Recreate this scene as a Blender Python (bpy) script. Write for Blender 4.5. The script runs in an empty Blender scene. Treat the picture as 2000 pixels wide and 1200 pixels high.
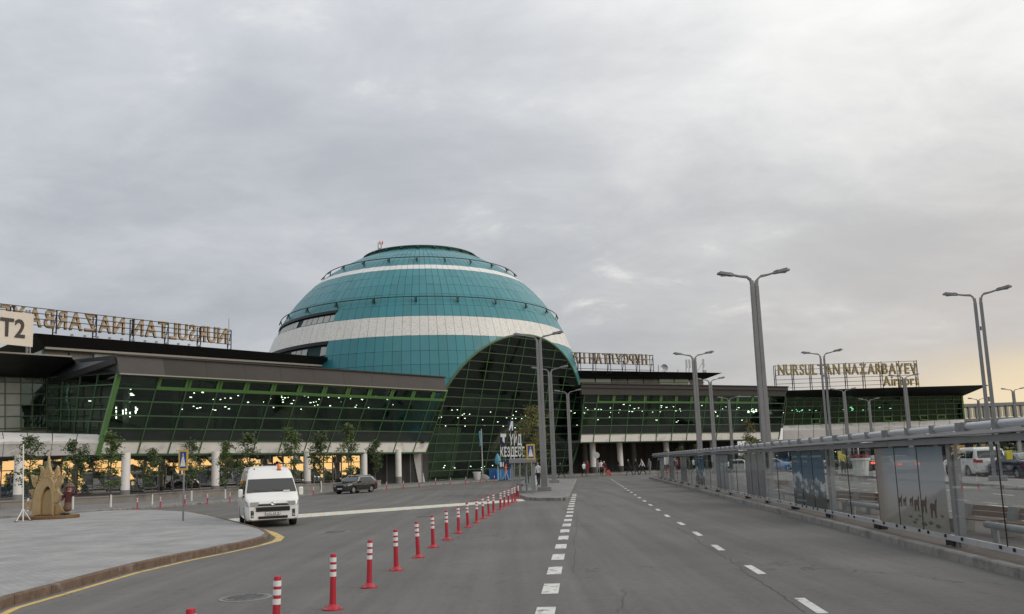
import bpy, bmesh, math, random
from mathutils import Vector as V, Matrix, noise
R_ = random.Random(7)
rad = math.radians
sc = bpy.context.scene
col = sc.collection

# ------------------------------------------------------------------ camera
FOC, PX, PY, HOR, ROLL, CH = 1600.0, 1000.0, 690.0, 905.0, 0.036, 1.9
_p = math.atan((HOR - PY) * math.cos(ROLL) / FOC)
cF = V((0, math.cos(_p), math.sin(_p)))
_U0 = V((0, -math.sin(_p), math.cos(_p)))
_R0 = V((1, 0, 0))
cR = _R0 * math.cos(ROLL) - _U0 * math.sin(ROLL)
cU = _R0 * math.sin(ROLL) + _U0 * math.cos(ROLL)
CAM = V((0, 0, CH))
cam = bpy.data.cameras.new('camera')
cam.sensor_width = 36.0
cam.lens = FOC / 2000 * 36
cam.shift_y = (PY - 600) / 2000
cam.clip_start = 0.1
cam.clip_end = 5000
camo = bpy.data.objects.new('camera', cam)
col.objects.link(camo)
camo.matrix_world = Matrix(((cR.x, cU.x, -cF.x, 0), (cR.y, cU.y, -cF.y, 0), (cR.z, cU.z, -cF.z, CH), (0, 0, 0, 1)))
sc.camera = camo

# ------------------------------------------------------------------ world and sun
SUN_AZ, SUN_EL = rad(108), rad(24)      # azimuth clockwise from +Y (behind the clouds, low on the far side of the road)
world = bpy.data.worlds.new('World')
sc.world = world
world.use_nodes = True


def build_world():
    nt = world.node_tree
    nt.nodes.clear()
    L = nt.links.new

    def nd(t, **k):
        n = nt.nodes.new(t)
        for a, b in k.items():
            setattr(n, a, b)
        return n

    def math_(op, a, b=None, c=None, clamp=False):
        n = nd('ShaderNodeMath', operation=op, use_clamp=clamp)
        for i, x in enumerate((a, b, c)):
            if x is None:
                continue
            if hasattr(x, 'is_linked'):
                L(x, n.inputs[i])
            else:
                n.inputs[i].default_value = x
        return n.outputs[0]

    def mixc(f, a, b):
        n = nd('ShaderNodeMix', data_type='RGBA')
        for s, x in ((n.inputs[0], f), (n.inputs[6], a), (n.inputs[7], b)):
            if hasattr(x, 'is_linked'):
                L(x, s)
            else:
                s.default_value = x if not isinstance(x, tuple) else (*x, 1)
        return n.outputs[2]

    def smooth(x, a, b):
        n = nd('ShaderNodeMapRange', interpolation_type='SMOOTHSTEP')
        L(x, n.inputs[0])
        n.inputs[1].default_value = a
        n.inputs[2].default_value = b
        return n.outputs[0]

    tc = nd('ShaderNodeTexCoord')
    sep = nd('ShaderNodeSeparateXYZ')
    L(tc.outputs['Generated'], sep.inputs[0])
    x, y, z = sep.outputs
    zc = math_('MAXIMUM', z, 0.0)
    den = math_('ADD', zc, 0.30)
    u = math_('DIVIDE', x, den)
    v = math_('DIVIDE', y, den)
    cmb = nd('ShaderNodeCombineXYZ')
    L(u, cmb.inputs[0])
    L(v, cmb.inputs[1])

    def nz(scale, detail, rough, dist, off, sx=1.0, sy=1.0):
        mp = nd('ShaderNodeMapping')
        mp.inputs['Location'].default_value = (off, off * .7, off * .3)
        mp.inputs['Scale'].default_value = (sx, sy, 1)
        L(cmb.outputs[0], mp.inputs[0])
        n = nd('ShaderNodeTexNoise')
        n.inputs['Scale'].default_value = scale
        n.inputs['Detail'].default_value = detail
        n.inputs['Roughness'].default_value = rough
        n.inputs['Distortion'].default_value = dist
        L(mp.outputs[0], n.inputs['Vector'])
        return n.outputs[0]

    big = nz(0.75, 4, .5, .4, 7.3, .9, 1.1)
    mid = nz(1.9, 9, .58, .5, 2.7, .9, 1.15)
    fine = nz(5.5, 8, .62, .4, 5.2, .85, 1.15)
    # bearing towards the sunset
    hl = math_('SQRT', math_('ADD', math_('MULTIPLY', x, x), math_('MULTIPLY', y, y)))
    hl = math_('MAXIMUM', hl, 0.001)
    az = math_('DIVIDE', math_('ADD', math_('MULTIPLY', x, math.sin(SUN_AZ - .1)), math_('MULTIPLY', y, math.cos(SUN_AZ - .1))), hl)
    side = smooth(az, -0.62, 0.45)                # 0 away from the sunset, 1 towards it
    cov = math_('ADD', math_('MULTIPLY', mid, .52), math_('ADD', math_('MULTIPLY', big, .60), math_('MULTIPLY', fine, .26)))
    cov = math_('ADD', cov, math_('MULTIPLY', math_('MULTIPLY', smooth(z, .16, .5), smooth(az, -.45, .25)), .24))
    lightness = smooth(cov, .49, 1.02)
    cool = mixc(lightness, (.40, .422, .462), (.70, .715, .735))
    warm = mixc(lightness, (.53, .53, .533), (.89, .88, .845))
    cloud = mixc(side, cool, warm)
    # overcast skies brighten towards the zenith
    lift = math_('MULTIPLY_ADD', smooth(z, 0.02, .75), .50, .96)
    sc_ = nd('ShaderNodeVectorMath', operation='SCALE')
    L(cloud, sc_.inputs[0])
    L(lift, sc_.inputs['Scale'])
    # thin breaks in the cloud letting paler light through
    brk = math_('MULTIPLY', smooth(fine, .54, .72), smooth(mid, .50, .62))
    skyc = mixc(math_('MULTIPLY', brk, .5), sc_.outputs[0], (.95, .93, .87))
    # low band: mauve then yellow-orange round the set sun
    low1 = math_('MULTIPLY', smooth(z, .36, .04), smooth(az, -.28, .55))
    skyc = mixc(math_('MULTIPLY', low1, .62), skyc, (.66, .57, .505))
    nb = math_('MULTIPLY_ADD', math_('SUBTRACT', mid, .5), .06, z)
    low2 = math_('MULTIPLY', smooth(nb, .125, .05), smooth(az, .06, .42))
    skyc = mixc(math_('MULTIPLY', low2, .92), skyc, (1.0, .80, .49))
    low3 = math_('MULTIPLY', smooth(nb, .085, .02), smooth(az, .6, .95))
    skyc = mixc(math_('MULTIPLY', low3, .9), skyc, (1.75, 1.0, .34))
    # above everything the clear sky, nearly all of it hidden by the overcast
    sky = nd('ShaderNodeTexSky')
    sky.sky_type = 'NISHITA'
    sky.sun_disc = False
    sky.sun_elevation = SUN_EL
    sky.sun_rotation = SUN_AZ
    ten = nd('ShaderNodeVectorMath', operation='SCALE')
    L(skyc, ten.inputs[0])
    ten.inputs['Scale'].default_value = 10.0
    fin = mixc(.93, sky.outputs[0], ten.outputs[0])
    bg = nd('ShaderNodeBackground')
    bg.inputs[1].default_value = 0.1
    L(fin, bg.inputs[0])
    out = nd('ShaderNodeOutputWorld')
    L(bg.outputs[0], out.inputs[0])


build_world()
sun = bpy.data.lights.new('sun', 'SUN')
sun.energy = 1.1
sun.angle = rad(28)
sun.color = (1, .93, .84)
suno = bpy.data.objects.new('sun', sun)
col.objects.link(suno)
suno.location = (40, -10, 60)
_sd = V((math.sin(SUN_AZ) * math.cos(SUN_EL), math.cos(SUN_AZ) * math.cos(SUN_EL), math.sin(SUN_EL)))
suno.rotation_euler = _sd.to_track_quat('Z', 'Y').to_euler()
sc.view_settings.view_transform = 'Standard'
sc.view_settings.look = 'None'
sc.view_settings.exposure = 0.0
sc.view_settings.gamma = 1.0
sc.view_settings.use_curve_mapping = False


# ------------------------------------------------------------------ measuring helpers
def ray(x, y):
    return cF * FOC + cR * (x - PX) - cU * (y - PY)


def P(x, y, d):
    "the point at depth d (metres along +Y) on the line of sight through photo pixel x, y"
    v = ray(x, y)
    return CAM + v * (d / v.y)


def G(x, y, z=0.0):
    v = ray(x, y)
    return CAM + v * ((z - CH) / v.z)


def proj(q):
    q = V(q) - CAM
    return PX + FOC * q.dot(cR) / q.dot(cF), PY - FOC * q.dot(cU) / q.dot(cF)


def lerp(a, b, t):
    return a + (b - a) * t


def clip_poly(pts, f):
    "keep the part of a convex polygon where f(p) >= 0"
    out = []
    for i in range(len(pts)):
        a, b = pts[i], pts[(i + 1) % len(pts)]
        fa, fb = f(a), f(b)
        if fa >= 0:
            out.append(a)
        if (fa >= 0) != (fb >= 0):
            out.append(a + (b - a) * (fa / (fa - fb)))
    return out


def interp(tab, x):
    if x <= tab[0][0]:
        return tab[0][1]
    for (a, b), (c, d) in zip(tab, tab[1:]):
        if x <= c:
            return b + (d - b) * (x - a) / (c - a)
    return tab[-1][1]


def smooth_loop(pts, n=4):
    "closed Catmull-Rom through 2D points"
    out = []
    k = len(pts)
    for i in range(k):
        p0, p1, p2, p3 = (pts[(i + j - 1) % k] for j in range(4))
        for s in range(n):
            t = s / n
            out.append(tuple(.5 * (2 * p1[c] + (p2[c] - p0[c]) * t + (2 * p0[c] - 5 * p1[c] + 4 * p2[c] - p3[c]) * t * t
                                   + (3 * p1[c] - p0[c] - 3 * p2[c] + p3[c]) * t ** 3) for c in (0, 1)))
    return out


# ------------------------------------------------------------------ objects
def tag(o, label=None, cat=None, group=None, kind=None):
    if label:
        o['label'] = label
    if cat:
        o['category'] = cat
    if group:
        o['group'] = group
    if kind:
        o['kind'] = kind
    return o


def thing(name, label, cat, loc=(0, 0, 0), rz=0.0, group=None):
    o = bpy.data.objects.new(name, None)
    o.empty_display_size = .3
    col.objects.link(o)
    o.location = loc
    o.rotation_euler = (0, 0, rz)
    return tag(o, label, cat, group)


def dup(root, loc, rz=None, label=None, scale=None):
    def cp(o, parent):
        c = o.copy()
        col.objects.link(c)
        if parent:
            c.parent = parent
        for ch in list(o.children):
            cp(ch, c)
        return c
    r = cp(root, None)
    r.location = loc
    if rz is not None:
        r.rotation_euler = (0, 0, rz)
    if scale:
        r.scale = (scale,) * 3
    if label:
        r['label'] = label
    return r


class MB:
    def __init__(s):
        s.v, s.f, s.m = [], [], []

    def add(s, vs, fs, m=0):
        k = len(s.v)
        s.v += [V(p) for p in vs]
        s.f += [tuple(k + i for i in f) for f in fs]
        s.m += [m] * len(fs)
        return s

    def quad(s, a, b, c, d, m=0):
        return s.add([a, b, c, d], [(0, 1, 2, 3)], m)

    def hexa(s, p, m=0):
        "p: bottom four then top four corners"
        return s.add(p, [(3, 2, 1, 0), (4, 5, 6, 7), (0, 1, 5, 4), (1, 2, 6, 5), (2, 3, 7, 6), (3, 0, 4, 7)], m)

    def box(s, a, b, m=0):
        (x, y, z), (X, Y, Z) = a, b
        return s.hexa([(x, y, z), (X, y, z), (X, Y, z), (x, Y, z), (x, y, Z), (X, y, Z), (X, Y, Z), (x, Y, Z)], m)

    def bar(s, p, q, w, d, n=(0, 0, 1), m=0):
        "rectangular bar from p to q, w across, d along n"
        p, q, n = V(p), V(q), V(n)
        t = (q - p).normalized()
        a = t.cross(n)
        if a.length < 1e-4:
            a = t.cross(V((1, 0, 0)))
        a = a.normalized() * (w / 2)
        b = a.cross(t).normalized() * (d / 2)
        return s.hexa([p - a - b, p + a - b, p + a + b, p - a + b, q - a - b, q + a - b, q + a + b, q - a + b], m)

    def tube(s, p, q, r0, r1=None, n=10, caps=True, m=0):
        p, q = V(p), V(q)
        r1 = r0 if r1 is None else r1
        t = (q - p).normalized()
        a = t.orthogonal().normalized()
        b = t.cross(a)
        vs = []
        for c, r in ((p, r0), (q, r1)):
            for i in range(n):
                g = 2 * math.pi * i / n
                vs.append(c + (a * math.cos(g) + b * math.sin(g)) * r)
        fs = [(i, (i + 1) % n, n + (i + 1) % n, n + i) for i in range(n)]
        if caps:
            fs += [tuple(range(n - 1, -1, -1)), tuple(range(n, 2 * n))]
        return s.add(vs, fs, m)

    def path(s, pts, r, n=8, m=0, closed=False):
        pts = [V(p) for p in pts]
        k = len(pts)
        rr = r if isinstance(r, (list, tuple)) else [r] * k
        vs = []
        pa = None
        for i, p in enumerate(pts):
            a = pts[(i - 1) % k] if (closed or i > 0) else p
            b = pts[(i + 1) % k] if (closed or i < k - 1) else p
            t = (b - a).normalized()
            if pa is None:
                pa = t.orthogonal().normalized()
            pa = (pa - t * pa.dot(t)).normalized()
            pb = t.cross(pa)
            for j in range(n):
                g = 2 * math.pi * j / n
                vs.append(p + (pa * math.cos(g) + pb * math.sin(g)) * rr[i])
        fs = []
        for i in range(k if closed else k - 1):
            i2 = (i + 1) % k
            fs += [(i * n + j, i * n + (j + 1) % n, i2 * n + (j + 1) % n, i2 * n + j) for j in range(n)]
        if not closed:
            fs += [tuple(range(n - 1, -1, -1)), tuple((k - 1) * n + j for j in range(n))]
        return s.add(vs, fs, m)

    def lathe(s, prof, c=(0, 0, 0), n=16, m=0, caps=True):
        "prof: list of (radius, z)"
        c = V(c)
        vs = [c + V((r * math.cos(2 * math.pi * i / n), r * math.sin(2 * math.pi * i / n), z)) for r, z in prof for i in range(n)]
        fs = [(k * n + i, k * n + (i + 1) % n, (k + 1) * n + (i + 1) % n, (k + 1) * n + i) for k in range(len(prof) - 1) for i in range(n)]
        if caps:
            fs += [tuple(range(n - 1, -1, -1)), tuple((len(prof) - 1) * n + i for i in range(n))]
        return s.add(vs, fs, m)

    def prism(s, pts, ext, m=0):
        "planar polygon (3D points) extruded by vector ext"
        pts = [V(p) for p in pts]
        ext = V(ext)
        k = len(pts)
        vs = pts + [p + ext for p in pts]
        fs = [tuple(range(k - 1, -1, -1)), tuple(range(k, 2 * k))] + [(i, (i + 1) % k, k + (i + 1) % k, k + i) for i in range(k)]
        return s.add(vs, fs, m)

    def slab(s, xy, z0, z1, m=0):
        return s.prism([(x, y, z0) for x, y in xy], (0, 0, z1 - z0), m)

    def mesh(s, name, mats, smooth=False, angle=40, off=V((0, 0, 0)), fix=True):
        me = bpy.data.meshes.new(name)
        me.from_pydata([p - off for p in s.v], [], s.f)
        for x in (mats if isinstance(mats, (list, tuple)) else [mats]):
            me.materials.append(x)
        if any(s.m):
            me.polygons.foreach_set('material_index', s.m)
        if fix:
            bm = bmesh.new()
            bm.from_mesh(me)
            bmesh.ops.recalc_face_normals(bm, faces=bm.faces)
            bm.to_mesh(me)
            bm.free()
        if smooth:
            me.polygons.foreach_set('use_smooth', [True] * len(me.polygons))
            me.set_sharp_from_angle(angle=rad(angle))
        me.update()
        return me

    def build(s, name, mats, parent=None, smooth=False, angle=40, fix=True, bevel=0):
        top = parent
        while top is not None and top.parent is not None:
            top = top.parent
        off = V(top.location) if top is not None else V((0, 0, 0))
        o = bpy.data.objects.new(name, s.mesh(name, mats, smooth, angle, off, fix))
        col.objects.link(o)
        if parent is not None:
            o.parent = parent
        if bevel:
            b = o.modifiers.new('edge', 'BEVEL')
            b.width = bevel
            b.segments = 2
            b.limit_method = 'ANGLE'
        return o


# ------------------------------------------------------------------ materials
def mat(name, c, rough=.6, metal=0.0, var=0.0, vscale=3.0, bump=0.0, bscale=40.0, spec=.5, coat=0.0, emit=None, estr=0.0, dirt=None, stretch=None):
    m = bpy.data.materials.new(name)
    m.use_nodes = True
    nt = m.node_tree
    b = nt.nodes['Principled BSDF']
    b.inputs['Base Color'].default_value = (*c, 1)
    b.inputs['Roughness'].default_value = rough
    b.inputs['Metallic'].default_value = metal
    b.inputs['Specular IOR Level'].default_value = spec
    b.inputs['Coat Weight'].default_value = coat
    if emit:
        b.inputs['Emission Color'].default_value = (*emit, 1)
        b.inputs['Emission Strength'].default_value = estr
    tc = nt.nodes.new('ShaderNodeTexCoord')
    src = tc.outputs['Object']
    if stretch:
        mp = nt.nodes.new('ShaderNodeMapping')
        mp.inputs['Scale'].default_value = stretch
        nt.links.new(src, mp.inputs[0])
        src = mp.outputs[0]
    if var:
        n = nt.nodes.new('ShaderNodeTexNoise')
        n.inputs['Scale'].default_value = vscale
        n.inputs['Detail'].default_value = 6
        n.inputs['Roughness'].default_value = .65
        nt.links.new(src, n.inputs['Vector'])
        r = nt.nodes.new('ShaderNodeValToRGB')
        r.color_ramp.elements[0].position = .3
        r.color_ramp.elements[1].position = .7
        r.color_ramp.elements[0].color = (*[x * (1 - var) for x in c], 1)
        r.color_ramp.elements[1].color = (*[min(1, x * (1 + var)) for x in c], 1)
        nt.links.new(n.outputs[0], r.inputs[0])
        last = r.outputs[0]
        if dirt:
            dc, dscale, lo, hi = dirt
            n2 = nt.nodes.new('ShaderNodeTexNoise')
            n2.inputs['Scale'].default_value = dscale
            n2.inputs['Detail'].default_value = 8
            nt.links.new(src, n2.inputs['Vector'])
            mr = nt.nodes.new('ShaderNodeMapRange')
            mr.inputs[1].default_value = lo
            mr.inputs[2].default_value = hi
            nt.links.new(n2.outputs[0], mr.inputs[0])
            mx = nt.nodes.new('ShaderNodeMix')
            mx.data_type = 'RGBA'
            nt.links.new(mr.outputs[0], mx.inputs[0])
            nt.links.new(last, mx.inputs[6])
            mx.inputs[7].default_value = (*dc, 1)
            last = mx.outputs[2]
        nt.links.new(last, b.inputs['Base Color'])
    if bump:
        n = nt.nodes.new('ShaderNodeTexNoise')
        n.inputs['Scale'].default_value = bscale
        n.inputs['Detail'].default_value = 5
        nt.links.new(src, n.inputs['Vector'])
        bp = nt.nodes.new('ShaderNodeBump')
        bp.inputs['Strength'].default_value = bump
        bp.inputs['Distance'].default_value = .02
        nt.links.new(n.outputs[0], bp.inputs['Height'])
        nt.links.new(bp.outputs[0], b.inputs['Normal'])
    return m


def glass(name, tint, refl, gcol=(.9, .95, .92), rough=0.0, ior=1.5, wave=0.0):
    "a thin coated sheet: tinted see-through plus a mirror share that grows at grazing angles"
    m = bpy.data.materials.new(name)
    m.use_nodes = True
    nt = m.node_tree
    nt.nodes.clear()
    out = nt.nodes.new('ShaderNodeOutputMaterial')
    mx = nt.nodes.new('ShaderNodeMixShader')
    tr = nt.nodes.new('ShaderNodeBsdfTransparent')
    tr.inputs[0].default_value = (*tint, 1)
    gl = nt.nodes.new('ShaderNodeBsdfGlossy')
    gl.inputs[0].default_value = (*gcol, 1)
    gl.inputs['Roughness'].default_value = rough
    lw = nt.nodes.new('ShaderNodeLayerWeight')
    lw.inputs[0].default_value = .5
    fr = nt.nodes.new('ShaderNodeMath')          # Schlick's rise towards grazing, the same from both faces
    fr.operation = 'POWER'
    fr.inputs[1].default_value = 5
    nt.links.new(lw.outputs['Facing'], fr.inputs[0])
    mr = nt.nodes.new('ShaderNodeMapRange')
    mr.inputs[1].default_value = 0
    mr.inputs[2].default_value = 1
    mr.inputs[3].default_value = refl
    mr.inputs[4].default_value = .8
    nt.links.new(fr.outputs[0], mr.inputs[0])
    nt.links.new(mr.outputs[0], mx.inputs[0])
    nt.links.new(tr.outputs[0], mx.inputs[1])
    nt.links.new(gl.outputs[0], mx.inputs[2])
    nt.links.new(mx.outputs[0], out.inputs[0])
    if wave:
        tc = nt.nodes.new('ShaderNodeTexCoord')
        n = nt.nodes.new('ShaderNodeTexNoise')
        n.inputs['Scale'].default_value = .5
        nt.links.new(tc.outputs['Object'], n.inputs['Vector'])
        bp = nt.nodes.new('ShaderNodeBump')
        bp.inputs['Strength'].default_value = wave
        bp.inputs['Distance'].default_value = .05
        nt.links.new(n.outputs[0], bp.inputs['Height'])
        nt.links.new(bp.outputs[0], gl.inputs['Normal'])
    return m


def asphalt():
    m = mat('asphalt', (.1, .097, .092), rough=.9, spec=.3)
    nt = m.node_tree
    b = nt.nodes['Principled BSDF']
    tc = nt.nodes.new('ShaderNodeTexCoord')
    L = nt.links.new

    def nz(scale, det, rough=.6, st=None):
        n = nt.nodes.new('ShaderNodeTexNoise')
        n.inputs['Scale'].default_value = scale
        n.inputs['Detail'].default_value = det
        n.inputs['Roughness'].default_value = rough
        if st:
            mp = nt.nodes.new('ShaderNodeMapping')
            mp.inputs['Rotation'].default_value = (0, 0, rad(4.9))
            mp.inputs['Scale'].default_value = st
            L(tc.outputs['Object'], mp.inputs[0])
            L(mp.outputs[0], n.inputs['Vector'])
        else:
            L(tc.outputs['Object'], n.inputs['Vector'])
        return n.outputs[0]

    def mr(x, a, b_, c, d):
        n = nt.nodes.new('ShaderNodeMapRange')
        L(x, n.inputs[0])
        for i, k in enumerate((a, b_, c, d)):
            n.inputs[i + 1].default_value = k
        return n.outputs[0]

    def mul(a, c):
        n = nt.nodes.new('ShaderNodeMath')
        n.operation = 'MULTIPLY'
        L(a, n.inputs[0])
        L(c, n.inputs[1])
        return n.outputs[0]
    k = mul(mr(nz(.22, 5), .3, .7, .86, 1.12), mul(mr(nz(60, 3, .8), .3, .72, .74, 1.3), mr(nz(9, 5, .75), .3, .7, .88, 1.12)))
    k = mul(k, mr(nz(1.0, 6, .6, (1.5, .05, 1)), .34, .68, .82, 1.12))      # wear drawn out along the lanes
    k = mul(k, mr(nz(2.3, 8, .7),   .58, .72, 1, .78))                       # small oil and damp blots
    # hairline cracks
    vo = nt.nodes.new('ShaderNodeTexVoronoi')
    vo.feature = 'DISTANCE_TO_EDGE'
    vo.inputs['Scale'].default_value = .16
    wn = nt.nodes.new('ShaderNodeTexNoise')
    wn.inputs['Scale'].default_value = .9
    wn.inputs['Detail'].default_value = 8
    L(tc.outputs['Object'], wn.inputs['Vector'])
    ad = nt.nodes.new('ShaderNodeMix')
    ad.data_type = 'VECTOR'
    ad.inputs[0].default_value = .32
    L(tc.outputs['Object'], ad.inputs[4])
    sc3 = nt.nodes.new('ShaderNodeVectorMath')
    sc3.operation = 'SCALE'
    sc3.inputs['Scale'].default_value = 9
    L(wn.outputs[1], sc3.inputs[0])
    L(sc3.outputs[0], ad.inputs[5])
    L(ad.outputs[1], vo.inputs['Vector'])
    crk = mr(vo.outputs[0], .0015, .006, .55, 1)
    msk = mr(nz(.08, 2), .46, .56, 0, 1)
    cm = nt.nodes.new('ShaderNodeMix')
    L(msk, cm.inputs[0])
    cm.inputs[2].default_value = 1
    L(crk, cm.inputs[3])
    k = mul(k, cm.outputs[0])
    cb = nt.nodes.new('ShaderNodeVectorMath')
    cb.operation = 'SCALE'
    cb.inputs[0].default_value = (.142, .136, .129)
    L(k, cb.inputs['Scale'])
    L(cb.outputs[0], b.inputs['Base Color'])
    bp = nt.nodes.new('ShaderNodeBump')
    bp.inputs['Strength'].default_value = .5
    bp.inputs['Distance'].default_value = .006
    L(nz(110, 3, .8), bp.inputs['Height'])
    L(bp.outputs[0], b.inputs['Normal'])
    return m


def paving(name, c1, c2, joint, w=.2, h=.1, rot=0.0, mortar=.006):
    m = mat(name, c1, rough=.85, spec=.3)
    nt = m.node_tree
    b = nt.nodes['Principled BSDF']
    L = nt.links.new
    tc = nt.nodes.new('ShaderNodeTexCoord')
    mp = nt.nodes.new('ShaderNodeMapping')
    mp.inputs['Rotation'].default_value = (0, 0, rot)
    L(tc.outputs['Object'], mp.inputs[0])
    br = nt.nodes.new('ShaderNodeTexBrick')
    br.inputs['Scale'].default_value = 1
    br.inputs['Brick Width'].default_value = w
    br.inputs['Row Height'].default_value = h
    br.inputs['Mortar Size'].default_value = mortar
    br.inputs['Color1'].default_value = (*c1, 1)
    br.inputs['Color2'].default_value = (*c2, 1)
    br.inputs['Mortar'].default_value = (*joint, 1)
    L(mp.outputs[0], br.inputs['Vector'])
    n = nt.nodes.new('ShaderNodeTexNoise')
    n.inputs['Scale'].default_value = .8
    n.inputs['Detail'].default_value = 7
    L(tc.outputs['Object'], n.inputs['Vector'])
    mr = nt.nodes.new('ShaderNodeMapRange')
    mr.inputs[1].default_value = .3
    mr.inputs[2].default_value = .7
    mr.inputs[3].default_value = .84
    mr.inputs[4].default_value = 1.14
    L(n.outputs[0], mr.inputs[0])
    s = nt.nodes.new('ShaderNodeVectorMath')
    s.operation = 'SCALE'
    L(br.outputs[0], s.inputs[0])
    L(mr.outputs[0], s.inputs['Scale'])
    L(s.outputs[0], b.inputs['Base Color'])
    bp = nt.nodes.new('ShaderNodeBump')
    bp.inputs['Strength'].default_value = .6
    bp.inputs['Distance'].default_value = .004
    bp.invert = True
    L(br.outputs[1], bp.inputs['Height'])
    L(bp.outputs[0], b.inputs['Normal'])
    return m


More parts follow.
